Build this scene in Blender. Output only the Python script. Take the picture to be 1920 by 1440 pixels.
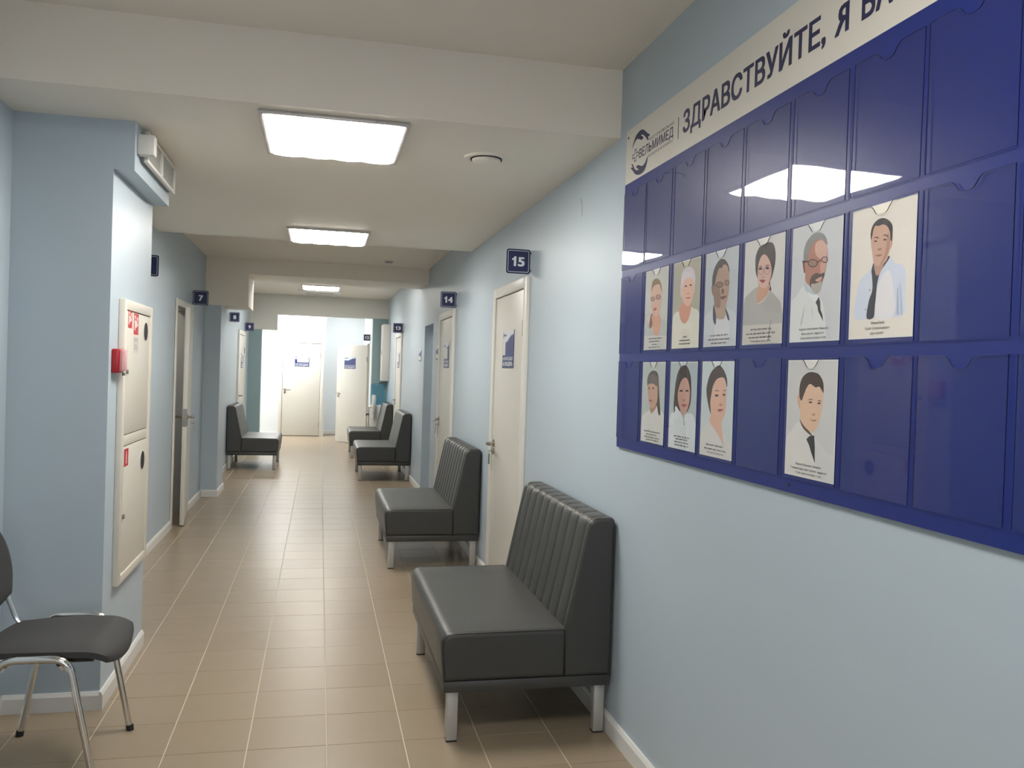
import bpy, bmesh, math, random
from mathutils import Vector, Matrix

random.seed(7)
for o in list(bpy.data.objects):
    bpy.data.objects.remove(o, do_unlink=True)
SC = bpy.context.scene
COL = SC.collection
PI = math.pi

# ------------------------------------------------------------------ camera
YAW, PITCH, ROLL = math.radians(12.760), math.radians(0.723), math.radians(1.874)
CAM_H = 1.477
cd_ = bpy.data.cameras.new('camera')
cd_.sensor_width = 36.0
cd_.sensor_fit = 'HORIZONTAL'
cd_.lens = 36.0 * 1593.7 / 1920.0
cd_.clip_start = 0.05
cam = bpy.data.objects.new('camera', cd_)
COL.objects.link(cam)
fl = Vector((math.sin(YAW), math.cos(YAW), 0))
r0 = Vector((math.cos(YAW), -math.sin(YAW), 0))
fwd = fl * math.cos(PITCH) - Vector((0, 0, 1)) * math.sin(PITCH)
u0 = fl * math.sin(PITCH) + Vector((0, 0, 1)) * math.cos(PITCH)
rt = r0 * math.cos(ROLL) + u0 * math.sin(ROLL)
up = u0 * math.cos(ROLL) - r0 * math.sin(ROLL)
mw = Matrix((rt, up, -fwd)).transposed().to_4x4()
mw.translation = Vector((0, 0, CAM_H))
cam.matrix_world = mw
SC.camera = cam

# ------------------------------------------------------------------ world, exposure, lamp levels
w = bpy.data.worlds.new('world')
SC.world = w
w.use_nodes = True
w.node_tree.nodes['Background'].inputs[0].default_value = (0.90, 0.96, 1.0, 1)
w.node_tree.nodes['Background'].inputs[1].default_value = 4.8     # overcast daylight, seen by the corridor only through the window added for fill
vs = SC.view_settings
vs.view_transform = 'Standard'
vs.look = 'None'
vs.exposure = 0.15
vs.gamma = 1.0
vs.use_curve_mapping = False
LAMP = 28.0            # corridor panels
LAMP_COLOR = (1.0, 0.96, 0.89, 1)
LOBBY_LAMP = 48.0      # the bright lobby at the far end
LOBBY_COLOR = (1.0, 0.98, 0.95, 1)

# ------------------------------------------------------------------ measures (metres)
XR = 1.2136      # right wall
XL = -1.2545     # left wall
XC = -0.868      # column face
Z1 = 2.486       # low ceiling / beam soffits
Z2 = 2.772       # high ceiling near the camera
ZC = 2.66        # raised ceiling, middle
ZD = 2.76        # raised ceiling, far
Y1, Y2, Y3, Y3B, YH = 3.43, 7.055, 9.90, 10.52, 15.85
YE = 18.55

# ------------------------------------------------------------------ materials
def lin(c):
    return tuple(((x / 255) / 12.92 if x / 255 <= 0.04045 else ((x / 255 + 0.055) / 1.055) ** 2.4) for x in c)

def mat(name, color, rough=0.5, metal=0.0, spec=0.5, bump=0.0, bscale=40.0, var=0.0, vscale=3.0, emit=None, estr=0.0, coat=0.0):
    m = bpy.data.materials.new(name)
    m.use_nodes = True
    nt = m.node_tree
    b = nt.nodes['Principled BSDF']
    c = (*color, 1) if len(color) == 3 else color
    b.inputs['Base Color'].default_value = c
    b.inputs['Roughness'].default_value = rough
    b.inputs['Metallic'].default_value = metal
    b.inputs['Specular IOR Level'].default_value = spec
    b.inputs['Coat Weight'].default_value = coat
    if emit:
        b.inputs['Emission Color'].default_value = emit
        b.inputs['Emission Strength'].default_value = estr
    if var or bump:
        tc = nt.nodes.new('ShaderNodeTexCoord')
    if var:
        n = nt.nodes.new('ShaderNodeTexNoise')
        n.inputs['Scale'].default_value = vscale
        n.inputs['Detail'].default_value = 5
        nt.links.new(tc.outputs['Object'], n.inputs['Vector'])
        mx = nt.nodes.new('ShaderNodeMix')
        mx.data_type = 'RGBA'
        mx.inputs[6].default_value = tuple(x * (1 - var) for x in c[:3]) + (1,)
        mx.inputs[7].default_value = tuple(min(1, x * (1 + var)) for x in c[:3]) + (1,)
        nt.links.new(n.outputs['Fac'], mx.inputs[0])
        nt.links.new(mx.outputs[2], b.inputs['Base Color'])
    if bump:
        n2 = nt.nodes.new('ShaderNodeTexNoise')
        n2.inputs['Scale'].default_value = bscale
        n2.inputs['Detail'].default_value = 4
        nt.links.new(tc.outputs['Object'], n2.inputs['Vector'])
        bp = nt.nodes.new('ShaderNodeBump')
        bp.inputs['Strength'].default_value = bump
        bp.inputs['Distance'].default_value = 0.002
        nt.links.new(n2.outputs['Fac'], bp.inputs['Height'])
        nt.links.new(bp.outputs['Normal'], b.inputs['Normal'])
    return m

M = {}
M['wall'] = mat('wall_paint_blue', (0.465, 0.545, 0.61), 0.42, bump=0.12, bscale=60, var=0.03, vscale=1.2)
M['teal'] = mat('wall_paint_teal', (0.26, 0.37, 0.39), 0.5, bump=0.1, bscale=60)
M['ceil'] = mat('ceiling_paint', (0.90, 0.84, 0.745), 0.6, bump=0.06, bscale=12, var=0.015, vscale=1.0)
M['beamgrey'] = mat('header_paint', (0.70, 0.69, 0.64), 0.6, bump=0.08, bscale=30)
M['lobby'] = mat('lobby_paint', (0.74, 0.78, 0.80), 0.6)
M['base'] = mat('baseboard_plastic', (0.76, 0.75, 0.72), 0.35)
M['door'] = mat('door_laminate', (0.68, 0.66, 0.60), 0.4, var=0.02, vscale=2)
M['doorframe'] = mat('door_frame_laminate', (0.74, 0.72, 0.66), 0.4)
M['chrome'] = mat('chrome', (0.75, 0.74, 0.72), 0.12, metal=1.0)
M['steel'] = mat('satin_nickel', (0.36, 0.33, 0.29), 0.22, metal=1.0)
M['legmetal'] = mat('painted_aluminium', (0.48, 0.47, 0.45), 0.35, metal=0.35)
M['rubber'] = mat('black_rubber', (0.015, 0.015, 0.015), 0.6)
M['fabric'] = mat('charcoal_fabric', (0.045, 0.044, 0.045), 0.75, bump=0.35, bscale=500)
M['black'] = mat('black_plastic', (0.018, 0.018, 0.02), 0.4)
M['white'] = mat('white_plastic', (0.74, 0.72, 0.68), 0.4)
M['greyplastic'] = mat('grey_plastic', (0.35, 0.36, 0.33), 0.4)
M['cabinet'] = mat('cabinet_enamel', (0.70, 0.66, 0.58), 0.38, var=0.015, vscale=4)
M['red'] = mat('red_plastic', (0.42, 0.012, 0.02), 0.3)
M['redpale'] = mat('pale_red_cover', (0.62, 0.27, 0.29), 0.2)
M['navy'] = mat('navy_sign', (0.014, 0.02, 0.085), 0.3)
M['signwhite'] = mat('sign_white', (0.75, 0.76, 0.80), 0.35)
M['ink'] = mat('dark_ink', (0.016, 0.018, 0.075), 0.5)
M['textgrey'] = mat('caption_ink', (0.05, 0.05, 0.055), 0.6)
M['board'] = mat('board_vinyl_blue', (0.011, 0.025, 0.185), 0.36, spec=0.45)
M['boardedge'] = mat('board_edge_grey', (0.33, 0.35, 0.33), 0.5)
M['strip'] = mat('header_strip_vinyl', (0.70, 0.665, 0.60), 0.35)
M['paper'] = mat('card_paper', (0.86, 0.86, 0.85), 0.6)
M['pocketedge'] = mat('pocket_cut_edge', (0.012, 0.016, 0.075), 0.3)
M['grout'] = mat('tile_grout', (0.60, 0.55, 0.44), 0.8, bump=0.2, bscale=200)
M['frame'] = mat('lamp_frame_metal', (0.58, 0.55, 0.54), 0.4, metal=0.3)
M['diffuser'] = mat('lamp_diffuser', (0.9, 0.9, 0.88), 0.4, emit=LAMP_COLOR, estr=LAMP)
M['diffuser_fill'] = mat('fill_lamp_diffuser', (0.9, 0.9, 0.88), 0.4, emit=LAMP_COLOR, estr=LAMP * 0.25)
M['diffuser_recess_fill'] = mat('recess_fill_diffuser', (0.9, 0.9, 0.88), 0.4, emit=LOBBY_COLOR, estr=LOBBY_LAMP * 0.5)
M['diffuser_lobby'] = mat('lobby_lamp_diffuser', (0.9, 0.9, 0.9), 0.4, emit=LOBBY_COLOR, estr=LOBBY_LAMP)
M['dark'] = mat('dark_hole', (0.012, 0.012, 0.012), 0.7)
M['water'] = None
M['tag'] = mat('key_tag_green', (0.10, 0.17, 0.14), 0.3)
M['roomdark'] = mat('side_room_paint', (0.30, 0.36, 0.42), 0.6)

def leather():
    m = mat('charcoal_leatherette', (0.042, 0.042, 0.040), 0.38, spec=0.58)
    nt = m.node_tree
    b = nt.nodes['Principled BSDF']
    tc = nt.nodes.new('ShaderNodeTexCoord')
    v = nt.nodes.new('ShaderNodeTexVoronoi')
    v.inputs['Scale'].default_value = 420
    nt.links.new(tc.outputs['Object'], v.inputs['Vector'])
    bp = nt.nodes.new('ShaderNodeBump')
    bp.inputs['Strength'].default_value = 0.25
    bp.inputs['Distance'].default_value = 0.0008
    nt.links.new(v.outputs['Distance'], bp.inputs['Height'])
    nt.links.new(bp.outputs['Normal'], b.inputs['Normal'])
    return m
M['leather'] = leather()

def tile_mat():
    m = mat('floor_tile_beige', (0.30, 0.24, 0.165), 0.24, spec=0.42)
    nt = m.node_tree
    b = nt.nodes['Principled BSDF']
    oi = nt.nodes.new('ShaderNodeObjectInfo')
    geo = nt.nodes.new('ShaderNodeNewGeometry')
    n = nt.nodes.new('ShaderNodeTexNoise')
    n.inputs['Scale'].default_value = 5.0
    n.inputs['Detail'].default_value = 6
    nt.links.new(geo.outputs['Position'], n.inputs['Vector'])
    a = nt.nodes.new('ShaderNodeMath'); a.operation = 'MULTIPLY'; a.inputs[1].default_value = 0.45
    nt.links.new(oi.outputs['Random'], a.inputs[0])
    s = nt.nodes.new('ShaderNodeMath'); s.operation = 'MULTIPLY_ADD'; s.inputs[1].default_value = 0.55
    nt.links.new(n.outputs['Fac'], s.inputs[0])
    nt.links.new(a.outputs[0], s.inputs[2])
    mx = nt.nodes.new('ShaderNodeMix'); mx.data_type = 'RGBA'
    mx.inputs[6].default_value = (0.285, 0.222, 0.152, 1)
    mx.inputs[7].default_value = (0.33, 0.262, 0.185, 1)
    nt.links.new(s.outputs[0], mx.inputs[0])
    nt.links.new(mx.outputs[2], b.inputs['Base Color'])
    n2 = nt.nodes.new('ShaderNodeTexNoise')
    n2.inputs['Scale'].default_value = 9.0
    nt.links.new(geo.outputs['Position'], n2.inputs['Vector'])
    rr = nt.nodes.new('ShaderNodeMapRange')
    rr.inputs[3].default_value = 0.27
    rr.inputs[4].default_value = 0.33
    nt.links.new(n2.outputs['Fac'], rr.inputs[0])
    nt.links.new(rr.outputs[0], b.inputs['Roughness'])
    bp = nt.nodes.new('ShaderNodeBump')
    bp.inputs['Strength'].default_value = 0.03
    bp.inputs['Distance'].default_value = 0.002
    nt.links.new(n2.outputs['Fac'], bp.inputs['Height'])
    nt.links.new(bp.outputs['Normal'], b.inputs['Normal'])
    return m
M['tile'] = tile_mat()

def clear_mat(name, tint, gloss_rough, ior):
    m = bpy.data.materials.new(name)
    m.use_nodes = True
    nt = m.node_tree
    nt.nodes.clear()
    out = nt.nodes.new('ShaderNodeOutputMaterial')
    t = nt.nodes.new('ShaderNodeBsdfTransparent'); t.inputs[0].default_value = (*tint, 1)
    g = nt.nodes.new('ShaderNodeBsdfGlossy'); g.inputs['Roughness'].default_value = gloss_rough
    f = nt.nodes.new('ShaderNodeFresnel'); f.inputs[0].default_value = ior
    ge = nt.nodes.new('ShaderNodeNewGeometry')          # only the outer face of the sheet mirrors
    inv = nt.nodes.new('ShaderNodeMath'); inv.operation = 'SUBTRACT'; inv.inputs[0].default_value = 1.0
    nt.links.new(ge.outputs['Backfacing'], inv.inputs[1])
    mu = nt.nodes.new('ShaderNodeMath'); mu.operation = 'MULTIPLY'
    nt.links.new(f.outputs[0], mu.inputs[0])
    nt.links.new(inv.outputs[0], mu.inputs[1])
    mx = nt.nodes.new('ShaderNodeMixShader')
    nt.links.new(mu.outputs[0], mx.inputs[0])
    nt.links.new(t.outputs[0], mx.inputs[1])
    nt.links.new(g.outputs[0], mx.inputs[2])
    nt.links.new(mx.outputs[0], out.inputs[0])
    return m, g, nt
M['acrylic'], _g, _nt = clear_mat('clear_acrylic', (0.97, 0.97, 0.98), 0.02, 1.40)
_n = _nt.nodes.new('ShaderNodeTexNoise'); _n.inputs['Scale'].default_value = 5.0
_tc = _nt.nodes.new('ShaderNodeTexCoord')
_nt.links.new(_tc.outputs['Object'], _n.inputs['Vector'])
_b = _nt.nodes.new('ShaderNodeBump'); _b.inputs['Strength'].default_value = 0.10; _b.inputs['Distance'].default_value = 0.004; _n.inputs['Detail'].default_value = 0.0
_nt.links.new(_n.outputs['Fac'], _b.inputs['Height'])
_nt.links.new(_b.outputs['Normal'], _g.inputs['Normal'])
M['water'], _g, _nt = clear_mat('blue_bottle', (0.66, 0.86, 0.95), 0.05, 1.45)
M['cupclear'], _g, _nt = clear_mat('cup_tube_plastic', (0.88, 0.86, 0.84), 0.15, 1.5)

def print_mat():
    m = mat('printed_colours', (0.5, 0.5, 0.5), 0.45)
    nt = m.node_tree
    a = nt.nodes.new('ShaderNodeVertexColor')
    a.layer_name = 'Col'
    nt.links.new(a.outputs['Color'], nt.nodes['Principled BSDF'].inputs['Base Color'])
    return m
M['print'] = print_mat()

# ------------------------------------------------------------------ mesh helpers
class MB:
    def __init__(s):
        s.v = []; s.f = []; s.mi = []
    def add(s, vs, fs, mi=0):
        o = len(s.v)
        s.v += [tuple(p) for p in vs]
        s.f += [tuple(i + o for i in f) for f in fs]
        s.mi += [mi] * len(fs)
        return s
    def box(s, x0, x1, y0, y1, z0, z1, mi=0):
        if x0 > x1: x0, x1 = x1, x0
        if y0 > y1: y0, y1 = y1, y0
        if z0 > z1: z0, z1 = z1, z0
        return s.add([(x0, y0, z0), (x1, y0, z0), (x1, y1, z0), (x0, y1, z0), (x0, y0, z1), (x1, y0, z1), (x1, y1, z1), (x0, y1, z1)],
                     [(0, 3, 2, 1), (4, 5, 6, 7), (0, 1, 5, 4), (1, 2, 6, 5), (2, 3, 7, 6), (3, 0, 4, 7)], mi)
    def prism(s, pts, d, mi=0, mi_side=None):
        """pts: loop of 3-D points, extruded by vector d"""
        n = len(pts)
        a = [Vector(p) for p in pts]
        d = Vector(d)
        nrm = Vector((0, 0, 0))
        for i in range(n):
            nrm += a[i].cross(a[(i + 1) % n])
        if nrm.dot(d) > 0:
            a = a[::-1]
        vs = a + [p + d for p in a]
        s.add(vs, [tuple(range(n)), tuple(range(2 * n - 1, n - 1, -1))], mi)
        o = len(s.v) - 2 * n
        for i in range(n):
            j = (i + 1) % n
            s.f.append((o + j, o + i, o + n + i, o + n + j)); s.mi.append(mi if mi_side is None else mi_side)
        return s
    def tube(s, path, r, n=10, caps=True, mi=0):
        P = [Vector(p) for p in path]
        rs = r if isinstance(r, (list, tuple)) else [r] * len(P)
        t0 = (P[1] - P[0]).normalized()
        ref = Vector((0, 0, 1)) if abs(t0.z) < 0.9 else Vector((1, 0, 0))
        nn = t0.cross(ref).normalized()
        rings = []
        vs = []
        for i, p in enumerate(P):
            if i == 0: t = (P[1] - P[0]).normalized()
            elif i == len(P) - 1: t = (P[-1] - P[-2]).normalized()
            else: t = ((P[i] - P[i - 1]).normalized() + (P[i + 1] - P[i]).normalized()).normalized()
            nn = (nn - t * nn.dot(t)).normalized()
            bb = t.cross(nn)
            for k in range(n):
                a = 2 * PI * k / n
                vs.append(p + nn * (math.cos(a) * rs[i]) + bb * (math.sin(a) * rs[i]))
        fs = []
        for i in range(len(P) - 1):
            for k in range(n):
                k2 = (k + 1) % n
                fs.append((i * n + k, i * n + k2, (i + 1) * n + k2, (i + 1) * n + k))
        if caps:
            fs.append(tuple(range(n - 1, -1, -1)))
            fs.append(tuple(range((len(P) - 1) * n, len(P) * n)))
        return s.add(vs, fs, mi)
    def lathe(s, prof, c, axis='Z', n=24, mi=0):
        """prof: [(radius, height)] from bottom to top around axis through c"""
        vs = []; fs = []
        for r, h in prof:
            for k in range(n):
                a = 2 * PI * k / n
                x, y = r * math.cos(a), r * math.sin(a)
                if axis == 'Z': p = (c[0] + x, c[1] + y, c[2] + h)
                elif axis == 'X': p = (c[0] + h, c[1] + x, c[2] + y)
                else: p = (c[0] + y, c[1] + h, c[2] + x)
                vs.append(p)
        for i in range(len(prof) - 1):
            for k in range(n):
                k2 = (k + 1) % n
                fs.append((i * n + k, i * n + k2, (i + 1) * n + k2, (i + 1) * n + k))
        fs.append(tuple(range(n - 1, -1, -1)))
        fs.append(tuple(range((len(prof) - 1) * n, len(prof) * n)))
        return s.add(vs, fs, mi)
    def build(s, name, mats, parent=None, smooth=False, bevel=0.0, seg=2, angle=35):
        me = bpy.data.meshes.new(name)
        me.from_pydata(s.v, [], s.f)
        if not isinstance(mats, (list, tuple)): mats = [mats]
        for m in mats: me.materials.append(m)
        for p, i in zip(me.polygons, s.mi): p.material_index = i
        if bevel:
            bm = bmesh.new(); bm.from_mesh(me)
            es = [e for e in bm.edges if len(e.link_faces) == 2 and e.calc_face_angle(0) > math.radians(30)]
            bmesh.ops.bevel(bm, geom=es, offset=bevel, segments=seg, profile=0.5, affect='EDGES', clamp_overlap=True)
            bm.to_mesh(me); bm.free()
        if smooth or bevel:
            for p in me.polygons: p.use_smooth = True
            me.set_sharp_from_angle(angle=math.radians(angle))
        me.update()
        return obj(name, me, parent)

def obj(name, me, parent=None):
    o = bpy.data.objects.new(name, me)
    COL.objects.link(o)
    if parent: o.parent = parent
    return o

def tag(o, label, cat=None, group=None, kind=None):
    o['label'] = label
    if cat: o['category'] = cat
    if group: o['group'] = group
    if kind: o['kind'] = kind
    return o

def empty(name, loc, rz=0.0):
    o = bpy.data.objects.new(name, None)
    COL.objects.link(o)
    o.location = loc
    o.rotation_euler = (0, 0, rz)
    o.empty_display_size = 0.1
    return o

def copy_thing(root, loc, rz):
    r = root.copy(); COL.objects.link(r)
    r.location = loc; r.rotation_euler = (0, 0, rz)
    for ch in list(root.children):
        c = ch.copy(); COL.objects.link(c); c.parent = r
        for g in list(ch.children):
            d = g.copy(); COL.objects.link(d); d.parent = c
    return r

def catmull(pts, n=4):
    out = []
    N = len(pts)
    for i in range(N):
        p0, p1, p2, p3 = pts[(i - 1) % N], pts[i], pts[(i + 1) % N], pts[(i + 2) % N]
        for k in range(n):
            t = k / n
            q = []
            for a in range(2):
                q.append(0.5 * (2 * p1[a] + (p2[a] - p0[a]) * t + (2 * p0[a] - 5 * p1[a] + 4 * p2[a] - p3[a]) * t * t + (3 * p1[a] - p0[a] - 3 * p2[a] + p3[a]) * t ** 3))
            out.append(tuple(q))
    return out

class Frame:
    """a flat sheet: origin at lower left, ex to the reader's right, ey up, en towards the reader"""
    def __init__(s, o, ex, ey):
        s.o, s.ex, s.ey = Vector(o), Vector(ex), Vector(ey)
        s.en = s.ex.cross(s.ey)
    def p(s, x, y, h=0.0):
        return s.o + s.ex * x + s.ey * y + s.en * h

def face_right_wall(yl, z, x): return Frame((x, yl, z), (0, -1, 0), (0, 0, 1))
def face_left_wall(yl, z, x): return Frame((x, yl, z), (0, 1, 0), (0, 0, 1))
def face_front(xl, z, y): return Frame((xl, y, z), (1, 0, 0), (0, 0, 1))

def print_mesh(name, fr, shapes, w_, h_, parent, base=0.0, step=0.00012, sm=4, gain=1.0):
    """flat coloured shapes in unit coordinates (u right, v down) printed on a sheet w_ x h_"""
    vs = []; fs = []; cols = []
    for k, (c, s, pts) in enumerate(shapes):
        q = catmull(pts, sm) if s else pts
        o = len(vs)
        for u, v in q:
            u = min(1, max(0, u)); v = min(1, max(0, v))
            vs.append(fr.p(u * w_, (1 - v) * h_, base + k * step))
        area = sum(q[i][0] * q[(i + 1) % len(q)][1] - q[(i + 1) % len(q)][0] * q[i][1] for i in range(len(q)))
        idx = list(range(o, o + len(q)))
        fs.append(tuple(idx if area < 0 else idx[::-1]))
        cols.append(tuple(min(0.92, x * gain) for x in lin(c)))
    me = bpy.data.meshes.new(name)
    me.from_pydata([tuple(p) for p in vs], [], fs)
    ca = me.color_attributes.new('Col', 'FLOAT_COLOR', 'CORNER')
    for p, c in zip(me.polygons, cols):
        for li in p.loop_indices:
            ca.data[li].color = (*c, 1)
    me.materials.append(M['print'])
    return obj(name, me, parent)

_tcache = {}
def text_raw(body, offset):
    if (body, offset) in _tcache: return _tcache[(body, offset)]
    cu = bpy.data.curves.new('t', 'FONT')
    cu.body = body; cu.size = 1.0; cu.offset = offset; cu.resolution_u = 3; cu.fill_mode = 'FRONT'
    o = bpy.data.objects.new('t', cu); COL.objects.link(o)
    bpy.context.view_layer.update()
    me = bpy.data.meshes.new_from_object(o.evaluated_get(bpy.context.evaluated_depsgraph_get()))
    vs = [tuple(v.co) for v in me.vertices]; fs = [tuple(p.vertices) for p in me.polygons]
    bpy.data.objects.remove(o); bpy.data.curves.remove(cu); bpy.data.meshes.remove(me)
    _tcache[(body, offset)] = (vs, fs)
    return vs, fs

def add_text(mb, body, fr, x0, x1, y0, cap, h, bold=0.0):
    """text whose ink spans x0..x1, baseline y0, capital height cap on sheet fr; bold = extra stroke in ems"""
    offset = 0.0
    vs, fs = text_raw(body, offset)
    if body == 'Я':          # drawn as a mirrored R
        v2, f2 = text_raw('R', offset)
        vs, fs = [(-x, y, z) for x, y, z in v2], [f[::-1] for f in f2]
    xs = [v[0] for v in vs]
    a, b = min(xs), max(xs)
    cv, _ = text_raw('Н', offset)
    ch = max(v[1] for v in cv); cl = min(v[1] for v in cv)
    sy = cap / (ch - cl)
    sx = (x1 - x0) / (b - a)
    if bold:
        sx = (x1 - x0) / (b - a + 2 * bold)
        sy = cap / (ch - cl + 1.2 * bold)
        sh = [(dx * bold, dy * bold * 0.6) for dx in (-1, -0.33, 0.33, 1) for dy in (-1, 1)]
        for k, (dx, dy) in enumerate(sh):
            mb.add([fr.p(x0 + (v[0] - a + bold + dx) * sx, y0 + (v[1] - cl + 0.6 * bold + dy) * sy, h + k * 1e-5) for v in vs], fs)
        return mb
    mb.add([fr.p(x0 + (v[0] - a) * sx, y0 + (v[1] - cl) * sy, h) for v in vs], fs)
    return mb
# ------------------------------------------------------------------ the setting
def struct(name, mb, m, label, cat='wall', **k):
    return tag(mb.build(name, m, **k), label, cat, kind='structure')

YB = -5.0
TOP = 2.95
# floor: a grout bed with the tiles laid on it
TS = 0.30
TX0, TY0 = -3.772 * TS, 11.245 * TS          # grout crossing
floor = struct('floor', MB().box(-2.7, 2.0, YB - 0.1, 19.6, -0.10, -0.0025), M['grout'], 'beige square floor tiles running down the corridor', 'floor')

def tile_geo(x0, y0, gx=0.0022, gy=0.0012, zt=0.0, zb=-0.0026, ch=0.0009):
    a, b, c, d = x0 + gx, x0 + TS - gx, y0 + gy, y0 + TS - gy
    vs = [(a, c, zb), (b, c, zb), (b, d, zb), (a, d, zb), (a, c, zt - ch), (b, c, zt - ch), (b, d, zt - ch), (a, d, zt - ch),
          (a + ch, c + ch, zt), (b - ch, c + ch, zt), (b - ch, d - ch, zt), (a + ch, d - ch, zt)]
    fs = [(8, 9, 10, 11)]
    for i in range(4):
        j = (i + 1) % 4
        fs.append((i, j, 4 + j, 4 + i)); fs.append((4 + i, 4 + j, 8 + j, 8 + i))
    return vs, fs
tm = bpy.data.meshes.new('tile')
_v, _f = tile_geo(0, 0)
tm.from_pydata(_v, [], _f); tm.materials.append(M['tile'])
rest = MB()
cands = []
for i in range(-5, 10):
    for j in range(-29, 54):
        x, y = TX0 + i * TS, TY0 + j * TS
        if x + TS > 2.0 or x < -2.69 or y < YB - 0.1 or y + TS > 19.6: continue
        cx, cy = x + TS / 2, y + TS / 2
        inside = XL - 0.1 < cx < XR + 0.1
        hid = (cx < -0.87 and 3.75 < cy < 6.5) or (cx < -1.10 and 9.9 < cy < 12.3) or (cx < -0.98 and 6.4 < cy < 6.7)
        seen = cy > 2.9 + max(0.0, (0.55 - cx)) * 0.0 and inside and not hid
        seen = seen and not (cx < -0.9 and cy < 3.2) and not (cx > 0.95 and cy < 2.9)
        if seen: cands.append((cy, cx, x, y))
        else: rest.add(*tile_geo(x, y))
cands.sort()
for k, (cy, cx, x, y) in enumerate(cands):
    if k < 298:
        o = obj('tile', tm, floor)
        o.location = (x, y, random.uniform(-0.0003, 0.0))
    else:
        rest.add(*tile_geo(x, y))
o = rest.build('tile_field', M['tile'], floor)
o['kind'] = 'stuff'

# ceilings and beams
struct('ceiling', MB().box(-1.5, 1.5, YB - 0.1, Y1, Z2, TOP), M['ceil'], 'higher white ceiling above the portrait board', 'ceiling')
struct('ceiling', MB().box(-1.5, 1.5, Y1, Y2, Z1, TOP), M['ceil'], 'low white ceiling carrying the two nearest square lamps', 'ceiling')
struct('ceiling', MB().box(-1.5, 1.5, Y2, Y3, ZC, TOP), M['ceil'], 'raised white ceiling with the smoke detector', 'ceiling')
struct('beam', MB().box(XL, XR, Y3, Y3B + 0.1, Z1, TOP), M['ceil'], 'white ceiling beam crossing the corridor in front of the farthest lamp', 'beam')
struct('bulkhead', MB().box(XL, -0.80, Y3, Y3B + 0.1, 2.125, Z1), M['ceil'], 'white boxed bulkhead hanging under the beam at the left wall', 'bulkhead')
struct('ceiling', MB().box(-1.5, 1.5, Y3B + 0.1, YH, ZD, TOP), M['ceil'], 'raised white ceiling with the farthest lamp and the air vent', 'ceiling')
struct('ceiling', MB().box(-2.7, 1.9, YH + 0.2, 19.6, 2.80, TOP), M['lobby'], 'white ceiling of the bright lobby', 'ceiling')

# right wall with the alcove opening
rw = MB()
AY0, AY1, AZ = 9.39, 10.17, 2.005
rw.box(XR, XR + 0.2, YB, AY0, 0, TOP).box(XR, XR + 0.2, AY0, AY1, AZ, TOP).box(XR, XR + 0.2, AY1, YH, 0, TOP)
struct('wall_right', rw, M['wall'], 'light blue painted wall with the portrait board and doors')
al = MB().box(XR + 0.75, XR + 0.85, AY0 - 0.3, AY1 + 0.3, 0, TOP)
al.box(XR + 0.2, XR + 0.85, AY0 - 0.4, AY0 - 0.3, 0, TOP).box(XR + 0.2, XR + 0.85, AY1 + 0.3, AY1 + 0.4, 0, TOP).box(XR + 0.2, XR + 0.85, AY0 - 0.3, AY1 + 0.3, 2.3, TOP)
struct('wall_alcove', al, M['wall'], 'blue wall inside the open doorway beyond door 14')

# left wall with the opening of door 7
lw = MB()
DY0, DY1, DZ = 8.02, 8.885, 2.0
lw.box(XL - 0.12, XL, YB, DY0, 0, TOP).box(XL - 0.12, XL, DY0, DY1, DZ, TOP).box(XL - 0.12, XL, DY1, YH, 0, TOP)
struct('wall_left', lw, M['wall'], 'light blue painted wall behind the chair and the grey column')
struct('column', MB().box(XL, XC, 3.865, 4.72, 0, Z1), M['wall'], 'blue wall column carrying the fire hose cabinet', 'column')
struct('column_head', MB().box(XC, -0.787, 3.865, 4.70, 2.28, Z1), M['wall'], 'blue boxed ledge at the top of the column', 'column')
struct('pilaster', MB().box(XL, -1.082, Y3, 10.507, 0, 2.125), M['wall'], 'narrow blue pilaster under the white bulkhead', 'column')
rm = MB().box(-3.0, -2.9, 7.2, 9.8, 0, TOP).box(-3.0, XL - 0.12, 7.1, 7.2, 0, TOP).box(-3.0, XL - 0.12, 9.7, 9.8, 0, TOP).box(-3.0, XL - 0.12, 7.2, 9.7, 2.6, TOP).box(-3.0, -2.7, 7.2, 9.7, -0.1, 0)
struct('wall_side_room', rm, M['roomdark'], 'small side room seen through the gap of door 7')
WX, WZ0, WZ1 = 1.05, 0.85, 2.35
struct('wall_back', MB().box(-1.5, -WX, YB - 0.1, YB, 0, TOP).box(WX, 1.5, YB - 0.1, YB, 0, TOP).box(-WX, WX, YB - 0.1, YB, 0, WZ0).box(-WX, WX, YB - 0.1, YB, WZ1, TOP), M['wall'], 'blue wall behind the viewer')
wn = empty('fill_window_1', (0, YB - 0.05, WZ0))  # window added out of view to let fill daylight in from behind
MB().box(-WX, -WX + 0.06, -0.03, 0.03, 0, 1.5).box(WX - 0.06, WX, -0.03, 0.03, 0, 1.5).box(-0.03, 0.03, -0.03, 0.03, 0.06, 1.44).box(-WX + 0.06, WX - 0.06, -0.03, 0.03, 0, 0.06).box(-WX + 0.06, WX - 0.06, -0.03, 0.03, 1.44, 1.5).build('frame', M['white'], wn)
for xa, xb in ((-WX + 0.06, -0.03), (0.03, WX - 0.06)): MB().box(xa, xb, -0.004, 0.004, 0.06, 1.44).build('pane', M['acrylic'], wn)
tag(wn, 'white framed window added behind the viewer for fill daylight', 'window', kind='structure')
pl_ = bpy.data.lights.new('window_portal', 'AREA'); pl_.shape = 'RECTANGLE'; pl_.size = 2 * WX; pl_.size_y = WZ1 - WZ0
pl_.cycles.is_portal = True
po = bpy.data.objects.new('window_portal', pl_); COL.objects.link(po); po.location = (0, YB - 0.11, (WZ0 + WZ1) / 2); po.rotation_euler = (PI / 2, 0, 0); po['kind'] = 'helper'

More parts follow.
